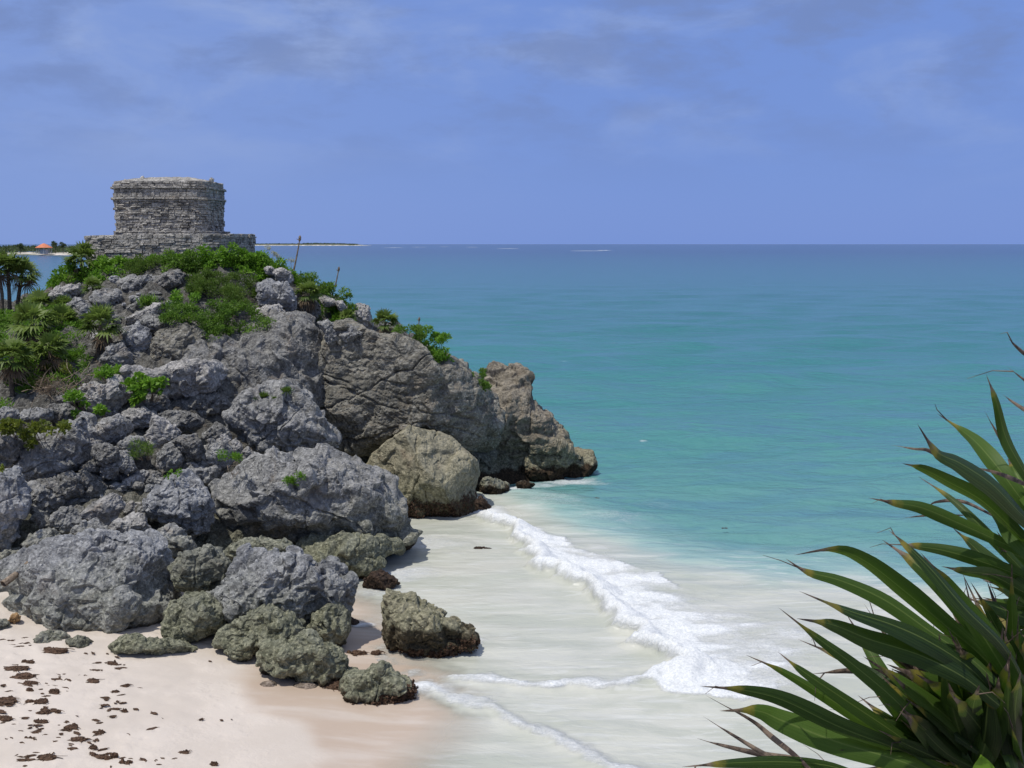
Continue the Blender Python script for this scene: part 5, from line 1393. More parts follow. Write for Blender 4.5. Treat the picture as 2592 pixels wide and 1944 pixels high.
def stalks():
    for pts, Y, r, lab in (([(612, 330), (635, 220), (650, 140), (660, 75)], 55.8, 0.05, 'tall bare dry flower stalk on the seaward ridge'),
                           ([(945, 450), (958, 390), (972, 320)], 55.6, 0.04, 'short thin dry stalk further down the ridge'),
                           ([(1608, 800), (1612, 760), (1615, 722)], 52.4, 0.035, 'short dry stalk rising from the cliff edge bush')):
        p = at(*px(2, pts).T, Y)
        t = thing('dry_stalk', p[0], lab, 'stalk', 'dry flower stalks on the ridge')
        part('stem', *tube(p, np.linspace(r, r * 0.6, len(p)), 6), M['stalk'], t)
        top = p[-1]; d, f = ico(3)
        part('seed_head', top + d * np.array([r * 1.3, r * 1.2, r * 3]) + fbm(d * 2, 2, 3)[:, None] * r, f, M['stalk'], t)
        part('twig', *tube([p[-2] * 0.25 + top * 0.75, p[-2] * 0.1 + top * 0.9 + np.array([-0.22 * r / 0.07, 0, 0.03])], [r * 0.5, r * 0.25], 5), M['stalk'], t)
    rng = np.random.default_rng(3)
    for (x, y, h, lab) in ((400, 145, 0.45, 'pale feathery flower spray nearest the platform corner'), (445, 185, 0.5, 'pale feathery flower spray with two heads'), (470, 205, 0.45, 'small pale flower spray right of the two headed one'), (585, 245, 0.4, 'faint pale flower spray beside the tall dry stalk')):
        top = at(*px(2, [(x, y)])[0], 56.2); b = top - np.array([rng.uniform(-0.1, 0.1), 0, h + 0.4])
        t = thing('flower_spray', b, lab, 'flower', 'pale flower sprays on the crest')
        part('stem', *tube([b, (b + top) / 2 + np.array([0.03, 0, 0]), top], [0.012, 0.01, 0.006], 4), M['stalk'], t)
        q, f, s = clusters_leaves(np.array([top, top + np.array([0.1, 0, -0.06])]), np.array([0.14, 0.09]), 50, 0.06, 0.04, rng, 0.3)
        part('blossom', q, f, M['flower'], t, attrs={'shade': s})
    # dry twigs over the heap and the driftwood log
    p = at(*px(5, [(20, 460), (120, 385), (230, 285), (320, 215), (395, 178)]).T, np.array([31.9, 32.4, 33.0, 33.7, 34.2]))
    lg = mesh_np('driftwood_log', *tube(p, [0.11, 0.10, 0.09, 0.06, 0.035], 8), M['twig'], loc=p[0])
    tag(lg, 'thin tan driftwood log leaning against the giant pitted boulder', 'driftwood')
    tw = []
    for k in range(46):
        uv = px(10, [(rng.uniform(300, 1250), rng.uniform(1250, 1640))])[0]
        a = at(*uv, float(depth_at(*uv)[0]) - 0.35); d = rng.normal(size=3) * np.array([1, 0.4, 0.8]); d /= np.linalg.norm(d); l = rng.uniform(0.3, 1.1)
        tw.append(tube([a, a + d * l * 0.5 + rng.normal(0, 0.08, 3), a + d * l], [0.018, 0.013, 0.006], 4))
    for k in range(14):
        uv = px(3, [(rng.uniform(1800, 1920), rng.uniform(860, 960))])[0]
        a = at(*uv, 39.2); d = rng.normal(size=3); d /= np.linalg.norm(d); l = rng.uniform(0.15, 0.4)
        tw.append(tube([a, a + d * l], [0.012, 0.006], 4))
    v, f = join(tw)
    ob = mesh_np('dead_twigs', v, f, M['twig']); tag(ob, 'scattered bare dead twigs below the palms', 'twigs', kind='stuff')


temple(); vegetation(); palms(); stalks()
# ------------------------------------------------------------------ dried seaweed on the sand
def sand_point(zid, c):
    p = ground(*px(zid, [c]).T, 0.6)[0]
    for _ in range(6):
        z = float(beach_z(p[None, :2])[0][0]); p = ground(*px(zid, [c]).T, z)[0]
    return p


def weed_clump(v_r, seed, n=4):
    """a loose mat of small tangled tufts"""
    rng = np.random.default_rng(seed)
    a, b, h = v_r
    vs, fs, o = [], [], 0
    d, f = ico(3)
    k = max(2, min(26, int(5 + 55 * a * b))) if n > 3 else 2
    for j in range(k):
        c = rng.normal(0, 0.5, 2) * np.array([a, b]) if j else np.zeros(2)
        r = rng.uniform(0.25, 0.6) * min(a, b) * (1.4 if j == 0 else 1)
        v = d * (1 + 0.6 * fbm(d * 1.9 + j, 3, seed + j)[:, None] + 0.5 * ridged(d * 4.5 + j, 2, seed + 3)[:, None])
        v = v * np.array([r * rng.uniform(1.0, 2.4), r, h * rng.uniform(0.5, 1.1)]) + np.array([c[0], c[1], 0.01])
        vs.append(v); fs.append(f + o); o += len(v)
        for m_ in range(3):
            t = rng.uniform(0, 6.28); p0 = np.array([c[0], c[1], 0.012]); l = r * rng.uniform(1.5, 3.2)
            p1 = p0 + np.array([math.cos(t) * l * 1.5, math.sin(t) * l, 0]); w = rng.uniform(0.006, 0.016)
            mid = (p0 + p1) / 2 + np.array([rng.normal(0, l * 0.2), rng.normal(0, l * 0.2), h * 0.4])
            q, g = tube([p0, mid, p1], [w, w, w * 0.5], 4); vs.append(q); fs.append(np.concatenate([g[:, [0, 1, 2]], g[:, [0, 2, 3]]]) + o); o += len(q)
    return np.concatenate(vs), np.concatenate(fs)


def seaweed():
    M['dry_stone'] = rock_mat('beach_stone', (0.10, 0.08, 0.06), (0.30, 0.24, 0.19), (0.45, 0.38, 0.32), algae=0)
    G = 'clumps of dried seaweed on the sand'
    big = [((370, 900), 0.75, 0.35, 'largest dark clump of dried seaweed, nearest the giant boulder'), ((110, 1012), 0.42, 0.30, 'humped dark seaweed clump near the photo border'),
           ((165, 1068), 0.55, 0.30, 'wide seaweed clump just below the humped one'), ((55, 1215), 0.50, 0.3, 'ragged seaweed clump at the photo border halfway down the sand'),
           ((250, 1238), 0.42, 0.28, 'seaweed clump right of the ragged border one'), ((300, 1300), 0.55, 0.18, 'stretched flat line of seaweed below the midway clumps'),
           ((30, 1335), 0.35, 0.22, 'dark seaweed clump below the ragged border one'), ((605, 1095), 0.27, 0.2, 'lone compact seaweed clump on clean sand'),
           ((815, 1130), 0.16, 0.14, 'tiny seaweed clump right of the lone compact one'), ((745, 1168), 0.17, 0.12, 'tiny seaweed clump below the lone compact one'),
           ((735, 985), 0.36, 0.16, 'strung out seaweed bits below the flat green rock'), ((200, 970), 0.45, 0.12, 'thin streak of seaweed above the humped clump'),
           ((305, 1600), 0.40, 0.3, 'brown seaweed clump at the bottom edge of the sand'), ((640, 1440), 0.24, 0.18, 'small seaweed clump on the lower sand, isolated from the others'),
           ((515, 1475), 0.24, 0.22, 'upright seaweed tuft on the lower sand'), ((660, 1592), 0.50, 0.14, 'long thin seaweed streak near the bottom edge'),
           ((800, 1625), 0.30, 0.10, 'faint seaweed streak right of the long thin one'), ((465, 1400), 0.25, 0.2, 'seaweed clump above the upright tuft'),
           ((270, 1360), 0.25, 0.14, 'seaweed clump below the stretched flat line'), ((205, 1475), 0.25, 0.10, 'thin seaweed scrap low near the photo border'),
           ((185, 1120), 0.32, 0.22, 'seaweed clump below the wide one'), ((200, 1160), 0.35, 0.10, 'seaweed streak between the wide clump and the midway clumps'),
           ((345, 1165), 0.28, 0.12, 'seaweed scrap beside the trail of small crumbs'), ((1195, 1565), 0.22, 0.15, 'brownish seaweed clump alone near the bottom middle of the sand'),
           ((1390, 1640), 0.22, 0.07, 'dark seaweed scrap at the bottom edge nearest the water'), ((610, 1527), 0.15, 0.10, 'dark seaweed dot above the long thin streak'),
           ((815, 1292), 0.13, 0.08, 'single small seaweed bit in the middle of the clean sand')]
    for k, (c, a, b, lab) in enumerate(big):
        p = sand_point(5, c)
        v, f = weed_clump((a * 0.52, b * 0.5, 0.055 + 0.05 * min(a, 0.6)), 40 + k)
        ob = mesh_np('seaweed_clump', v + p, f, M['weed'], loc=p)
        tag(ob, lab, 'seaweed', G)
    # crumbs
    rng = np.random.default_rng(6)
    protos = []
    for k in range(5):
        v, f = weed_clump((0.10, 0.07, 0.03), 90 + k, n=3); protos.append((v, f))
    spots = []
    def along(pts, n, sx, sy):
        pts = np.array(pts, float)
        for _ in range(n):
            i = rng.integers(len(pts) - 1); t = rng.random(); spots.append(pts[i] * (1 - t) + pts[i + 1] * t + rng.normal(0, 1, 2) * (sx, sy))
    along([(380, 1020), (340, 1100), (400, 1130), (330, 1190), (280, 1300), (200, 1400), (60, 1430)], 42, 45, 25)
    along([(0, 830), (120, 820), (200, 880)], 12, 30, 15)
    along([(480, 1070), (600, 1020), (720, 980), (800, 960)], 14, 40, 18)
    along([(700, 1140), (720, 1220), (800, 1250), (670, 1290), (700, 1380)], 14, 40, 25)
    along([(330, 1440), (450, 1420), (560, 1430), (700, 1410)], 16, 40, 20)
    along([(420, 1480), (560, 1500), (620, 1570), (850, 1610), (1100, 1610)], 26, 50, 25)
    along([(0, 1100), (30, 1200), (40, 1330), (60, 1500), (150, 1600), (280, 1640)], 22, 30, 25)
    for c in ((910, 1140), (885, 1278), (1005, 1303), (1058, 1337), (1310, 1342), (1445, 1348), (1510, 1342), (980, 1408), (505, 1320), (438, 1358), (915, 1610), (820, 1440), (560, 912), (610, 912), (770, 912), (765, 936), (700, 915), (1370, 963)):
        spots.append(np.array(c, float))
    meshes = []
    for k, c in enumerate(spots):
        if not (0 < c[1] < 1700): continue
        p = sand_point(5, c)
        if k < 5:
            v, f = protos[k]; ob = mesh_np('seaweed_scrap', v, f, M['weed']); meshes.append(ob)
        else:
            ob = meshes[k % 5].copy(); COL.objects.link(ob)
        ob.location = tuple(float(x) for x in p); s = float(rng.uniform(0.25, 0.85))
        ob.scale = (s * float(rng.uniform(0.8, 1.9)), s, s); ob.rotation_euler = (0, 0, float(rng.normal(0, 0.5)))
        tag(ob, 'tiny dark crumb of dried seaweed scattered on the sand', 'seaweed', 'tiny scattered seaweed crumbs on the sand')
    # stones on the wet sand, weed line at the rocks, weed afloat
    for c, r, lab in (((460, 1115), 0.22, 'small brown stone alone on the wet sand'), ((700, 1125), 0.3, 'flat pinkish stone on the wet sand beside the long green rock')):
        p = sand_point(6, c); d_, f = ico(4); v = d_ * (1 + 0.3 * fbm(d_ * 1.5, 3, int(c[0]))[:, None]) * np.array([r, r * 0.7, r * 0.4])
        ob = mesh_np('beach_stone', v + p, f, M['dry_stone'], loc=p); tag(ob, lab, 'stone')
    for c, a, b, lab in (((1040, 915), 0.8, 0.12, 'stringy brown seaweed washed up behind the long green rock'), ((900, 1135), 0.5, 0.25, 'dark seaweed heap between the long green rock and the weed covered one')):
        p = sand_point(6, c); v, f = weed_clump((a, b, 0.1), int(c[0]))
        ob = mesh_np('seaweed_clump', v + p, f, M['weed'], loc=p); tag(ob, lab, 'seaweed', G)
    for zid, c, a, lab in ((9, (1762, 335), 0.45, 'thin floating seaweed streak off the breaker, largest of the floating bits'), (9, (2065, 395), 0.3, 'floating seaweed bit nearest the foreground palm'), (9, (1380, 235), 0.25, 'floating seaweed bit nearest the pinnacle')):
        p = ground(*px(zid, [c]).T, 0.0)[0]; p[2] = 0.03; v, f = weed_clump((a * 0.6, 0.05, 0.02), int(c[0]), 3)
        ob = mesh_np('floating_seaweed', v + p, f, M['weed'], loc=p); tag(ob, lab, 'seaweed', 'seaweed bits floating off the beach')


# ------------------------------------------------------------------ far shore
def far_shore():
    m, T = new_mat('far_sand')
    pos = T.n('ShaderNodeNewGeometry').outputs['Position']
    n = T.noise(pos, 0.035, 4, 0.6)
    finish(T, T.mix(T.smooth(n, 0.42, 0.58), (0.16, 0.17, 0.12), (0.60, 0.54, 0.46)), 0.95)
    for name, lab, Yd, x0, x1, v0, deep in (('far_shore', 'low far shore with a strip of pale beach', 1180, -900, 300, None, 260), ('far_cape', 'thin far cape on the horizon right of the temple', 7600, 560, 915, None, 500)):
        xs = np.linspace((x0 - 1296) / F * Yd, (x1 - 1296) / F * Yd, 160); ts = np.linspace(0, 1, 14)
        V = []
        tt = (xs - xs[0]) / (xs[-1] - xs[0])
        for t in ts:
            yy = Yd + deep * t + 12 * np.sin(xs * 0.02) + 9 * np.sin(xs * 0.057 + 1) + (Yd * 0.02) * np.maximum(0, tt - 0.85) * 12
            zz = (np.sin(np.pi * t) ** 0.5) * (2.6 if Yd < 3000 else 7) * np.minimum(1, (1 - tt) * 12 + 0.02) - 0.3
            V.append(np.stack([xs, yy, zz], -1))
        V = np.concatenate(V); i = np.arange(len(V)).reshape(14, 160)
        f = np.stack([i[:-1, :-1], i[:-1, 1:], i[1:, 1:], i[1:, :-1]], -1).reshape(-1, 4)
        ob = mesh_np(name, V, f, m, smooth=True); tag(ob, lab, kind='structure')
    rng = np.random.default_rng(8)
    M['far_leaf'] = leaf_mat('far_leaf', (0.03, 0.05, 0.02), (0.09, 0.12, 0.05), tw=0.2)
    n = 1100
    x = rng.uniform((-900 - 1296) / F * 1200, (285 - 1296) / F * 1200, n)
    y = 1180 + rng.uniform(45, 210, n); h = 3.2 + 3.5 * rng.random(n) + 3.0 * fbm(np.stack([x * 0.02, y * 0.004, y * 0], -1), 2, 3)
    C = np.stack([x, y, 2.0 + h * 0.75], -1)
    q, f, s = clusters_leaves(C, 3.2 + 1.2 * rng.random(n), 46, 1.5, 1.1, rng, 0.5, 0.9)
    ob = mesh_np('far_wood', q, f, M['far_leaf'], attrs={'shade': s}); tag(ob, 'low dark wood lining the far shore', 'wood', kind='stuff')
    n = 700
    tx = rng.random(n); x = ((575 + tx * 325) - 1296) / F * 7800; y = 7780 + rng.uniform(0, 250, n)
    C = np.stack([x, y, 3 + 7 * rng.random(n) * np.clip((1 - tx) * 6, 0, 1) * (0.55 + 0.5 * (tx > 0.6))], -1)
    q, f, s = clusters_leaves(C, 8 + 3 * rng.random(n), 26, 6, 4, rng, 0.4, 0.8)
    ob = mesh_np('far_wood', q, f, M['far_leaf'], attrs={'shade': s}); tag(ob, 'thin dark wood on the far cape at the horizon', 'wood', kind='stuff')
    # hut with an orange roof
    p = ground(*px(1, [(380, 752)]).T, 2.2)[0]; s = 1.0
    b = np.array([(380 / 3.16 - 1296) / F * 1195, 1195.0, 2.2])
    t = thing('beach_hut', b, 'open beach hut with a broad orange roof on the far shore', 'hut')
    M['orange_roof'] = plain_mat('orange_roof', (0.50, 0.17, 0.09), (0.62, 0.24, 0.13), 0.4, 0.9, 0.3, 0.2)
    M['white_wall'] = plain_mat('white_wall', (0.5, 0.5, 0.48), (0.6, 0.6, 0.58), 0.3, 0.9, 0.1)
    V, Fc = [], []
    prof = [(9.0, 5.6), (9.0, 5.9), (6.0, 7.6), (3.0, 9.4), (0.7, 10.4)]
    N = 12
    for r, z in prof:
        for k in range(N): V.append(b + np.array([math.cos(k * 2 * math.pi / N) * r, math.sin(k * 2 * math.pi / N) * r, z]))
    for i in range(len(prof) - 1):
        for k in range(N): Fc.append((i * N + k, i * N + (k + 1) % N, (i + 1) * N + (k + 1) % N, (i + 1) * N + k))
    Fc += [tuple(range(N))[::-1], tuple((len(prof) - 1) * N + k for k in range(N))]
    part('roof', V, Fc, M['orange_roof'], t)
    for k in range(8):
        a = k * math.pi / 4 + 0.3; q = b + np.array([math.cos(a) * 7.6, math.sin(a) * 7.6, 0])
        part('post', *tube([q - np.array([0, 0, 1]), q + np.array([0, 0, 5.8])], [0.28, 0.28], 6), M['white_wall'], t)
    bm_v = [b + np.array([x, y, z]) for z in (-1.0, 4.2) for x, y in ((-3.2, -3), (3.2, -3), (3.2, 3), (-3.2, 3))]
    part('wall', bm_v, [(0, 1, 5, 4), (1, 2, 6, 5), (2, 3, 7, 6), (3, 0, 4, 7), (4, 5, 6, 7)], M['white_wall'], t)
    # a few taller trees stand out of the far wood
    for k, (X, hgt, lab) in enumerate(((470, 14.5, 'taller dark tree on the far shore right of the orange roof'), (530, 12.5, 'small tree on the far shore between the tall one and the temple'), (190, 10.8, 'bushy tree on the far shore left of the orange roof'))):
        bx = (X / 3.16 - 1296) / F * 1225; t = thing('far_tree', (bx, 1225, 2.0), lab, 'tree', 'trees standing out on the far shore')
        part('trunk', *tube([(bx, 1225, 1.5), (bx + 0.3, 1225, 2 + hgt * 0.6)], [0.4, 0.25], 6), M['bark'], t)
        C = np.array([(bx + rng.normal(0, 1.5), 1225 + rng.normal(0, 1.5), 2 + hgt * rng.uniform(0.45, 0.85)) for _ in range(9)])
        q, f, s = clusters_leaves(C, np.full(9, 2.0), 60, 1.3, 0.6, rng, 0.5)
        part('crown', q, f, M['far_leaf'], t, attrs={'shade': s})
    # surf on the far reef
    mf = plain_mat('reef_foam', (0.75, 0.77, 0.78), (0.85, 0.86, 0.86), 0.3)
    for xx, yy, w in ((1097, 537, 55), (1268, 542, 55), (1305, 541, 25), (850, 535, 60), (905, 534, 50), (960, 533, 40), (1020, 534, 40)):
        P = ground(*px(0, [(xx, yy)]).T, 0.0)[0]
        n = 40; xs = np.linspace(-w / 2, w / 2, n); hg = 0.15 + 0.8 * np.abs(fbm(np.stack([xs * 0.11 + xx, xs * 0, xs * 0], -1), 3, 5)) * np.sin(np.linspace(0, np.pi, n))
        V = np.concatenate([np.stack([P[0] + xs, P[1] - 3 + np.sin(xs * 0.2), xs * 0 + 0.05], -1), np.stack([P[0] + xs, P[1] + xs * 0, hg], -1), np.stack([P[0] + xs, P[1] + 5 + xs * 0, xs * 0 + 0.05], -1)])
        i = np.arange(3 * n).reshape(3, n); f = np.stack([i[:-1, :-1], i[:-1, 1:], i[1:, 1:], i[1:, :-1]], -1).reshape(-1, 4)
        ob = mesh_np('surf', V, f, mf, smooth=True); tag(ob, 'white surf line breaking on the far reef', kind='structure')


# ------------------------------------------------------------------ the fan palm beside the camera
SEG_LOW = [  # (points base -> tip in zoom 8, width, dead?)
    ([(760, 1700), (600, 1650), (420, 1635), (230, 1640), (40, 1655)], 62, 0), ([(700, 1720), (520, 1640), (360, 1615), (210, 1580), (95, 1545)], 40, 1), ([(620, 1720), (500, 1680), (380, 1625), (250, 1545), (120, 1460)], 34, 1),
    ([(1000, 1640), (850, 1580), (640, 1500), (430, 1400), (280, 1362), (110, 1345)], 80, 0), ([(1050, 1720), (900, 1640), (640, 1560), (430, 1480), (330, 1440), (185, 1440)], 118, 0), ([(560, 1700), (470, 1620), (380, 1550), (300, 1480), (130, 1380)], 38, 1),
    ([(1120, 1700), (1000, 1640), (780, 1500), (600, 1390), (430, 1290), (285, 1225)], 62, 0), ([(1140, 1680), (1020, 1640), (850, 1520), (640, 1380), (500, 1285), (408, 1213)], 66, 0),
    ([(1160, 1660), (1040, 1590), (860, 1400), (700, 1265), (560, 1160), (410, 1043)], 62, 0), ([(1180, 1600), (1000, 1470), (800, 1320), (650, 1235), (485, 1165)], 60, 0),
    ([(1260, 1400), (1150, 1280), (1000, 1180), (850, 1110), (680, 1055), (490, 980)], 92, 0), ([(1260, 1420), (1120, 1310), (950, 1225), (760, 1165), (620, 1110), (480, 1085)], 96, 0),
    ([(1280, 1360), (1150, 1240), (1000, 1140), (820, 1015), (650, 940), (520, 905), (437, 855)], 74, 0), ([(1290, 1340), (1180, 1220), (1060, 1120), (900, 985), (750, 870), (630, 822), (470, 842)], 88, 0),
    ([(1370, 1420), (1310, 1310), (1230, 1180), (1080, 1005), (930, 870), (808, 783)], 108, 0), ([(1360, 1340), (1270, 1190), (1130, 1050), (1000, 900), (900, 800), (832, 745)], 62, 0),
    ([(1360, 1430), (1280, 1290), (1180, 1130), (1060, 960), (955, 832)], 96, 0), ([(1000, 1330), (860, 1312), (700, 1290), (535, 1298)], 44, 1), ([(1080, 1700), (1060, 1560), (1035, 1350), (1000, 1073)], 48, 1),
    ([(1100, 1700), (1000, 1600), (870, 1400), (760, 1210), (672, 1070)], 84, 0), ([(1080, 1620), (1000, 1480), (880, 1240), (738, 1028)], 46, 1), ([(1200, 1650), (1160, 1480), (1130, 1300), (1105, 1190)], 70, 0),
    ([(1330, 1700), (1290, 1560), (1210, 1420), (1130, 1250), (1060, 1120)], 95, 0), ([(1390, 1640), (1340, 1500), (1260, 1330), (1180, 1190)], 100, 0), ([(1150, 1720), (1010, 1600), (880, 1540), (720, 1440)], 95, 0),
    ([(1260, 1720), (1100, 1560), (940, 1420), (800, 1300)], 105, 0), ([(1300, 1720), (1180, 1560), (1080, 1400), (980, 1250)], 105, 0), ([(1240, 1720), (1200, 1600), (1170, 1450), (1180, 1330)], 100, 0), ([(1390, 1720), (1330, 1600), (1320, 1440), (1340, 1290)], 110, 0),
    ([(1100, 1730), (980, 1660), (800, 1600), (640, 1590)], 80, 0), ([(1300, 1730), (1230, 1640), (1120, 1560), (960, 1520)], 100, 0), ([(1400, 1560), (1330, 1470), (1240, 1400), (1130, 1370)], 110, 0)]
SEG_UP = [
    ([(1420, 870), (1260, 790), (1100, 718), (960, 660), (860, 642), (755, 622)], 60, 0), ([(1460, 870), (1353, 785), (1200, 640), (1060, 560), (960, 510), (885, 490)], 64, 0), ([(1470, 800), (1353, 695), (1230, 570), (1110, 490), (1020, 445), (943, 338)], 82, 0),
    ([(1460, 760), (1353, 640), (1260, 515), (1180, 420), (1120, 368), (1020, 298)], 80, 0), ([(1440, 660), (1353, 520), (1285, 395), (1248, 255), (1208, 148)], 48, 0), ([(1420, 560), (1320, 480), (1260, 400), (1200, 285)], 22, 1), ([(1460, 140), (1353, 62), (1290, 8)], 22, 1),
    ([(1240, 620), (1120, 530), (1000, 440), (930, 430), (842, 420)], 24, 1), ([(1460, 1020), (1353, 905), (1200, 745), (1080, 630), (945, 538)], 46, 0), ([(1480, 1000), (1353, 930), (1200, 870), (1060, 828), (940, 808), (850, 800)], 64, 0),
    ([(1480, 1080), (1353, 985), (1250, 900), (1160, 810), (1080, 738)], 84, 0), ([(1480, 1060), (1353, 985), (1230, 920), (1130, 905), (1035, 885)], 58, 0), ([(1500, 1120), (1353, 1080), (1250, 1042), (1135, 1008)], 74, 0), ([(1500, 1150), (1353, 1150), (1290, 1150), (1215, 1135)], 62, 0),
    ([(1480, 640), (1353, 560), (1250, 520), (1140, 500)], 26, 1), ([(1480, 260), (1400, 200), (1290, 120)], 20, 1), ([(1480, 350), (1353, 280), (1270, 225)], 22, 1), ([(1460, 900), (1353, 800), (1270, 700), (1190, 640)], 90, 0), ([(1420, 700), (1340, 560), (1290, 470)], 90, 0),
    ([(1250, 700), (1120, 640), (1020, 640), (980, 660)], 22, 1), ([(1120, 690), (1000, 690), (880, 700)], 14, 1)]


def catmull(P, n):
    P = np.asarray(P, float); P = np.concatenate([[2 * P[0] - P[1]], P, [2 * P[-1] - P[-2]]])
    k = len(P) - 3; out = []
    for s in np.linspace(0, k - 1e-6, n):
        i = int(s); t = s - i; a, b, c, d = P[i:i + 4]
        out.append(0.5 * (2 * b + (c - a) * t + (2 * a - 5 * b + 4 * c - d) * t * t + (3 * b - a - 3 * c + d) * t ** 3))
    return np.array(out)


def foreground_palm():
    m, T = new_mat('palm_frond')
    al = T.n('ShaderNodeAttribute', attribute_name='along').outputs['Fac']; ac = T.n('ShaderNodeAttribute', attribute_name='across').outputs['Fac']
    sh = T.n('ShaderNodeAttribute', attribute_name='shade').outputs['Fac']; dd = T.n('ShaderNodeAttribute', attribute_name='dead').outputs['Fac']
    pos = T.n('ShaderNodeNewGeometry').outputs['Position']
    c = T.mix(sh, (0.0045, 0.013, 0.004), (0.055, 0.105, 0.013))
    cv = T.n('ShaderNodeCombineXYZ', {0: T.math('MULTIPLY', ac, 16.0), 1: T.math('MULTIPLY', al, 1.2), 2: T.math('MULTIPLY', sh, 40)}).outputs[0]
    st = T.noise(cv, 1.6, 3, 0.6)
    c = T.mix(T.math('MULTIPLY', T.smooth(st, 0.4, 0.7), 0.45), c, (0.10, 0.17, 0.035))
    mid = T.smooth(T.math('ABSOLUTE', ac), 0.10, 0.0)
    c = T.mix(T.math('MULTIPLY', mid, 0.6), c, (0.17, 0.22, 0.06))
    nz = T.noise(pos, 22, 4, 0.6)
    tip = T.math('ADD', al, T.math('MULTIPLY', T.math('SUBTRACT', nz, 0.5), 0.16))
    brown = T.mix(T.smooth(nz, 0.4, 0.62), (0.055, 0.040, 0.032), (0.21, 0.155, 0.11))
    c = T.mix(T.math('MULTIPLY', T.smooth(tip, 0.78, 0.84), T.smooth(tip, 0.94, 0.84)), c, (0.20, 0.16, 0.03))
    c = T.mix(T.math('MAXIMUM', T.smooth(tip, 0.85, 0.90), dd), c, brown)
    b = T.n('ShaderNodeBsdfPrincipled', {'Base Color': c, 'Roughness': 0.5, 'Specular IOR Level': 0.28})
    bp = T.n('ShaderNodeBump', {'Height': st, 'Strength': 0.25, 'Distance': 0.004}); T.link(bp.outputs[0], b.inputs['Normal'])
    tr = T.n('ShaderNodeBsdfTranslucent', {'Color': T.mix(T.math('MAXIMUM', T.smooth(tip, 0.85, 0.90), dd), T.mix(0.55, c, (0.15, 0.30, 0.02)), brown)})
    mx = T.n('ShaderNodeMixShader', {0: 0.30, 1: b.outputs[0], 2: tr.outputs[0]})
    T.n('ShaderNodeOutputMaterial', {0: mx.outputs[0]})
    base = np.array([1.95, 3.3, 9.3])
    t = thing('fan_palm', base, 'big dark green fan palm with browned leaf tips right beside the viewer', 'palm')
    rng = np.random.default_rng(12)

    def frond(segs, Y0, name, hubz):
        V, Fc, AL, AC, SH, DD = [], [], [], [], [], []; o = 0
        for k, (pts, w, dead) in enumerate(segs):
            P = px(8, pts); n = 30
            c2 = catmull(P, n)
            t_ = np.linspace(0, 1, n)
            Ys = Y0 + rng.uniform(-0.12, 0.12) + (rng.uniform(-0.45, 0.35) + (0.25 if dead else 0)) * t_ ** 1.2 + 0.05 * np.sin(t_ * 5 + k)
            C = at(c2[:, 0], c2[:, 1], Ys)
            tan = np.gradient(C, axis=0); tan /= np.linalg.norm(tan, axis=1)[:, None]
            view = C - np.array([0, 0, H]); view /= np.linalg.norm(view, axis=1)[:, None]
            side = np.cross(tan, view); side /= np.linalg.norm(side, axis=1)[:, None]
            nor = np.cross(side, tan)
            tw = rng.uniform(-0.9, 0.9) + rng.uniform(-0.5, 0.5) * t_
            s2 = side * np.cos(tw)[:, None] + nor * np.sin(tw)[:, None]; n2 = nor * np.cos(tw)[:, None] - side * np.sin(tw)[:, None]
            prof = np.where(t_ < 0.5, 0.42 + 0.58 * np.sin(np.clip(t_ / 0.5, 0, 1) * np.pi / 2), np.clip((1 - t_) / 0.5, 0, 1) ** 0.78)
            prof = prof * (1 - 0.55 * sstep(0.80, 0.9, t_)) + 0.004
            wm = w / 1.5168 * Y0 / F * prof * 0.5 * (0.93 if not dead else 0.75) / np.sqrt(np.maximum(0.35, np.cos(tw)))
            fold = (0.35 if not dead else 0.9)
            rows = []
            for a_, h_ in ((-1, 1), (-0.5, 0.42), (0, 0), (0.5, 0.42), (1, 1)):
                rows.append(C + s2 * (wm * a_)[:, None] + n2 * (wm * h_ * fold)[:, None])
            R = np.stack(rows, 1).reshape(-1, 3)
            i = np.arange(n * 5).reshape(n, 5) + o
            V.append(R); Fc.append(np.stack([i[:-1, :-1], i[:-1, 1:], i[1:, 1:], i[1:, :-1]], -1).reshape(-1, 4)); o += n * 5
            AL.append(np.repeat(t_ + rng.uniform(-0.05, 0.05), 5)); AC.append(np.tile([-1, -0.5, 0, 0.5, 1.0], n)); SH.append(np.full(n * 5, rng.random() ** 2.2)); DD.append(np.full(n * 5, float(dead)))
            # split hairs at the tip
            for h in range(1 if k % 3 == 0 else 0):
                j = int(n * rng.uniform(0.82, 0.93)); L = rng.uniform(0.05, 0.16)
                e = tan[j] * 0.8 + rng.normal(0, 0.35, 3); e /= np.linalg.norm(e)
                pts3 = np.array([C[j], C[j] + e * L * 0.5 + rng.normal(0, 0.008, 3), C[j] + e * L + np.array([0, 0, -0.02])])
                v, f = tube(pts3, [0.0022, 0.0014, 0.0006], 4); V.append(v); Fc.append(f + o); o += len(v)
                AL.append(np.ones(len(v))); AC.append(np.ones(len(v)) * 0.5); SH.append(np.ones(len(v)) * 0.5); DD.append(np.ones(len(v)))
        part(name, np.concatenate(V), np.concatenate(Fc), m, t, smooth=True, attrs={'along': np.concatenate(AL), 'across': np.concatenate(AC), 'shade': np.concatenate(SH), 'dead': np.concatenate(DD)})

    def fill(hub, a0, a1, l0, l1, w0, w1, n, dead_p):
        out = []
        for i in range(n):
            a = math.radians(a0 + (a1 - a0) * (i + rng.random()) / n); L = rng.uniform(l0, l1); cv = rng.uniform(-0.12, 0.10)
            pts = [(hub[0] + math.cos(a + cv * t * t) * L * t + rng.normal(0, 3), hub[1] - math.sin(a + cv * t * t) * L * t) for t in (0, 0.25, 0.5, 0.75, 1.0)]
            out.append((pts, rng.uniform(w0, w1), 1 if rng.random() < dead_p else 0))
        return out
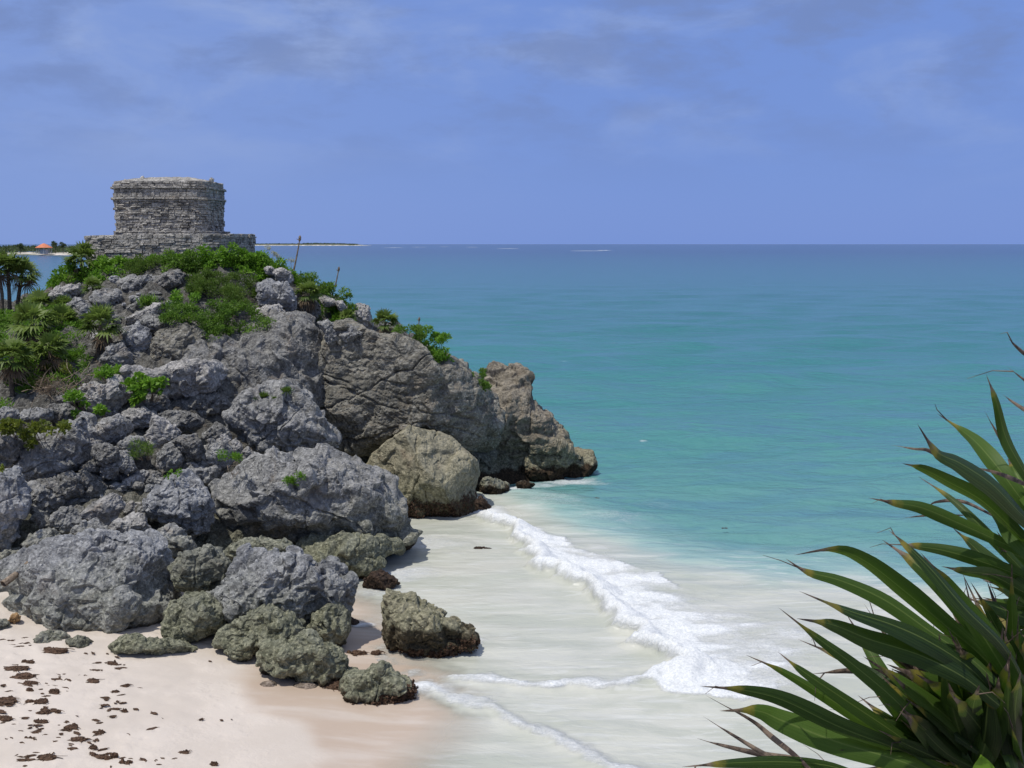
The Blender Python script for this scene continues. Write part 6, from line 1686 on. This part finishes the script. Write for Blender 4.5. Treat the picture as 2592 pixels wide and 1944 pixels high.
    low2 = fill((1400, 1740), 100, 178, 420, 900, 45, 80, 52, 0.12); low3 = fill((1330, 1760), 84, 170, 260, 600, 50, 85, 46, 0.2)
    up2 = fill((1560, 1060), 128, 196, 240, 480, 45, 75, 28, 0.12)
    low4 = fill((1170, 1700), 66, 158, 330, 640, 80, 120, 60, 0.08); low5 = fill((1420, 1560), 104, 172, 330, 680, 75, 110, 44, 0.08); low6 = fill((1340, 1720), 80, 150, 420, 800, 85, 120, 50, 0.1)
    frond(low4, 3.3, 'frond', 0); frond(low5, 3.45, 'frond', 0); frond(low6, 3.35, 'frond', 0)
    frond(low2, 3.55, 'frond', 0); frond(low3, 3.4, 'frond', 0); frond(up2, 3.75, 'frond', 0)
    frond(SEG_LOW[:17], 3.05, 'frond', 0); frond(SEG_LOW[17:], 3.25, 'frond', 0); frond(SEG_UP, 3.4, 'frond', 0)
    for uv, Y0 in (((1300, 1760), 3.05), ((1330, 1770), 3.25), ((1520, 1000), 3.4)):
        a = at(*px(8, [uv])[0], Y0)
        part('petiole', *tube([a, (a + base + np.array([0, 0, 0.5])) / 2 + np.array([0.05, 0, 0.12]), base + np.array([0, 0, 0.45])], [0.012, 0.014, 0.018], 6), M['twig'], t)
    part('trunk', *tube([base - np.array([0, 0, 0.2]), base + np.array([0, 0, 0.25]), base + np.array([0, 0, 0.5])], [0.09, 0.08, 0.06], 10), M['bark'], t)
    # bright young leaf poking into the bottom edge
    b = at(*px(8, [(1200, 1720)])[0], 2.9)
    t2 = thing('young_plant', b, 'bright green young leaf at the bottom edge under the big fan palm', 'plant')
    tip = at(*px(8, [(1187, 1606)])[0], 2.9); n = 10
    tt = np.linspace(0, 1, n); Cc = b + (tip - b) * tt[:, None]; w = 0.035 * np.sin(np.pi * np.clip(tt * 0.8 + 0.2, 0, 1)) ** 0.8
    V = np.concatenate([Cc + np.array([-1, 0, 0]) * w[:, None] + np.array([0, -0.01, 0]), Cc, Cc + np.array([1, 0, 0]) * w[:, None] + np.array([0, -0.012, 0])]); i = np.arange(3 * n).reshape(3, n)
    f = np.stack([i[:-1, :-1], i[:-1, 1:], i[1:, 1:], i[1:, :-1]], -1).reshape(-1, 4)
    part('leaf', V, f, M['leaf_bright'], t2, smooth=True, attrs={'shade': np.ones(len(V))})
    part('stem', *tube([b, b - np.array([0, -0.15, 0.5])], [0.006, 0.008], 5), M['leaf_mid'], t2, attrs=None)
    # the rock ledge that the palm and the viewer stand on, below the frame
    d, f = ico(7)
    v = np.sign(d) * np.abs(d) ** 0.6 * np.array([7.5, 4.6, 6.0]) + np.array([1.5, -1.0, 3.6]); v = v + vnormals(v, f) * (ridged(v * 0.7, 4, 3) * 0.35 + fbm(v * 3, 3, 2) * 0.06)[:, None]
    v[:, 1] = np.minimum(v[:, 1], 3.45); v[:, 2] = np.minimum(v[:, 2], 9.35 - 0.25 * np.maximum(0, v[:, 1] - 2.5))
    ob = mesh_np('viewpoint_cliff', v, f, M['grey']); tag(ob, 'rock ledge under the big fan palm', kind='structure')


seaweed(); far_shore(); foreground_palm()
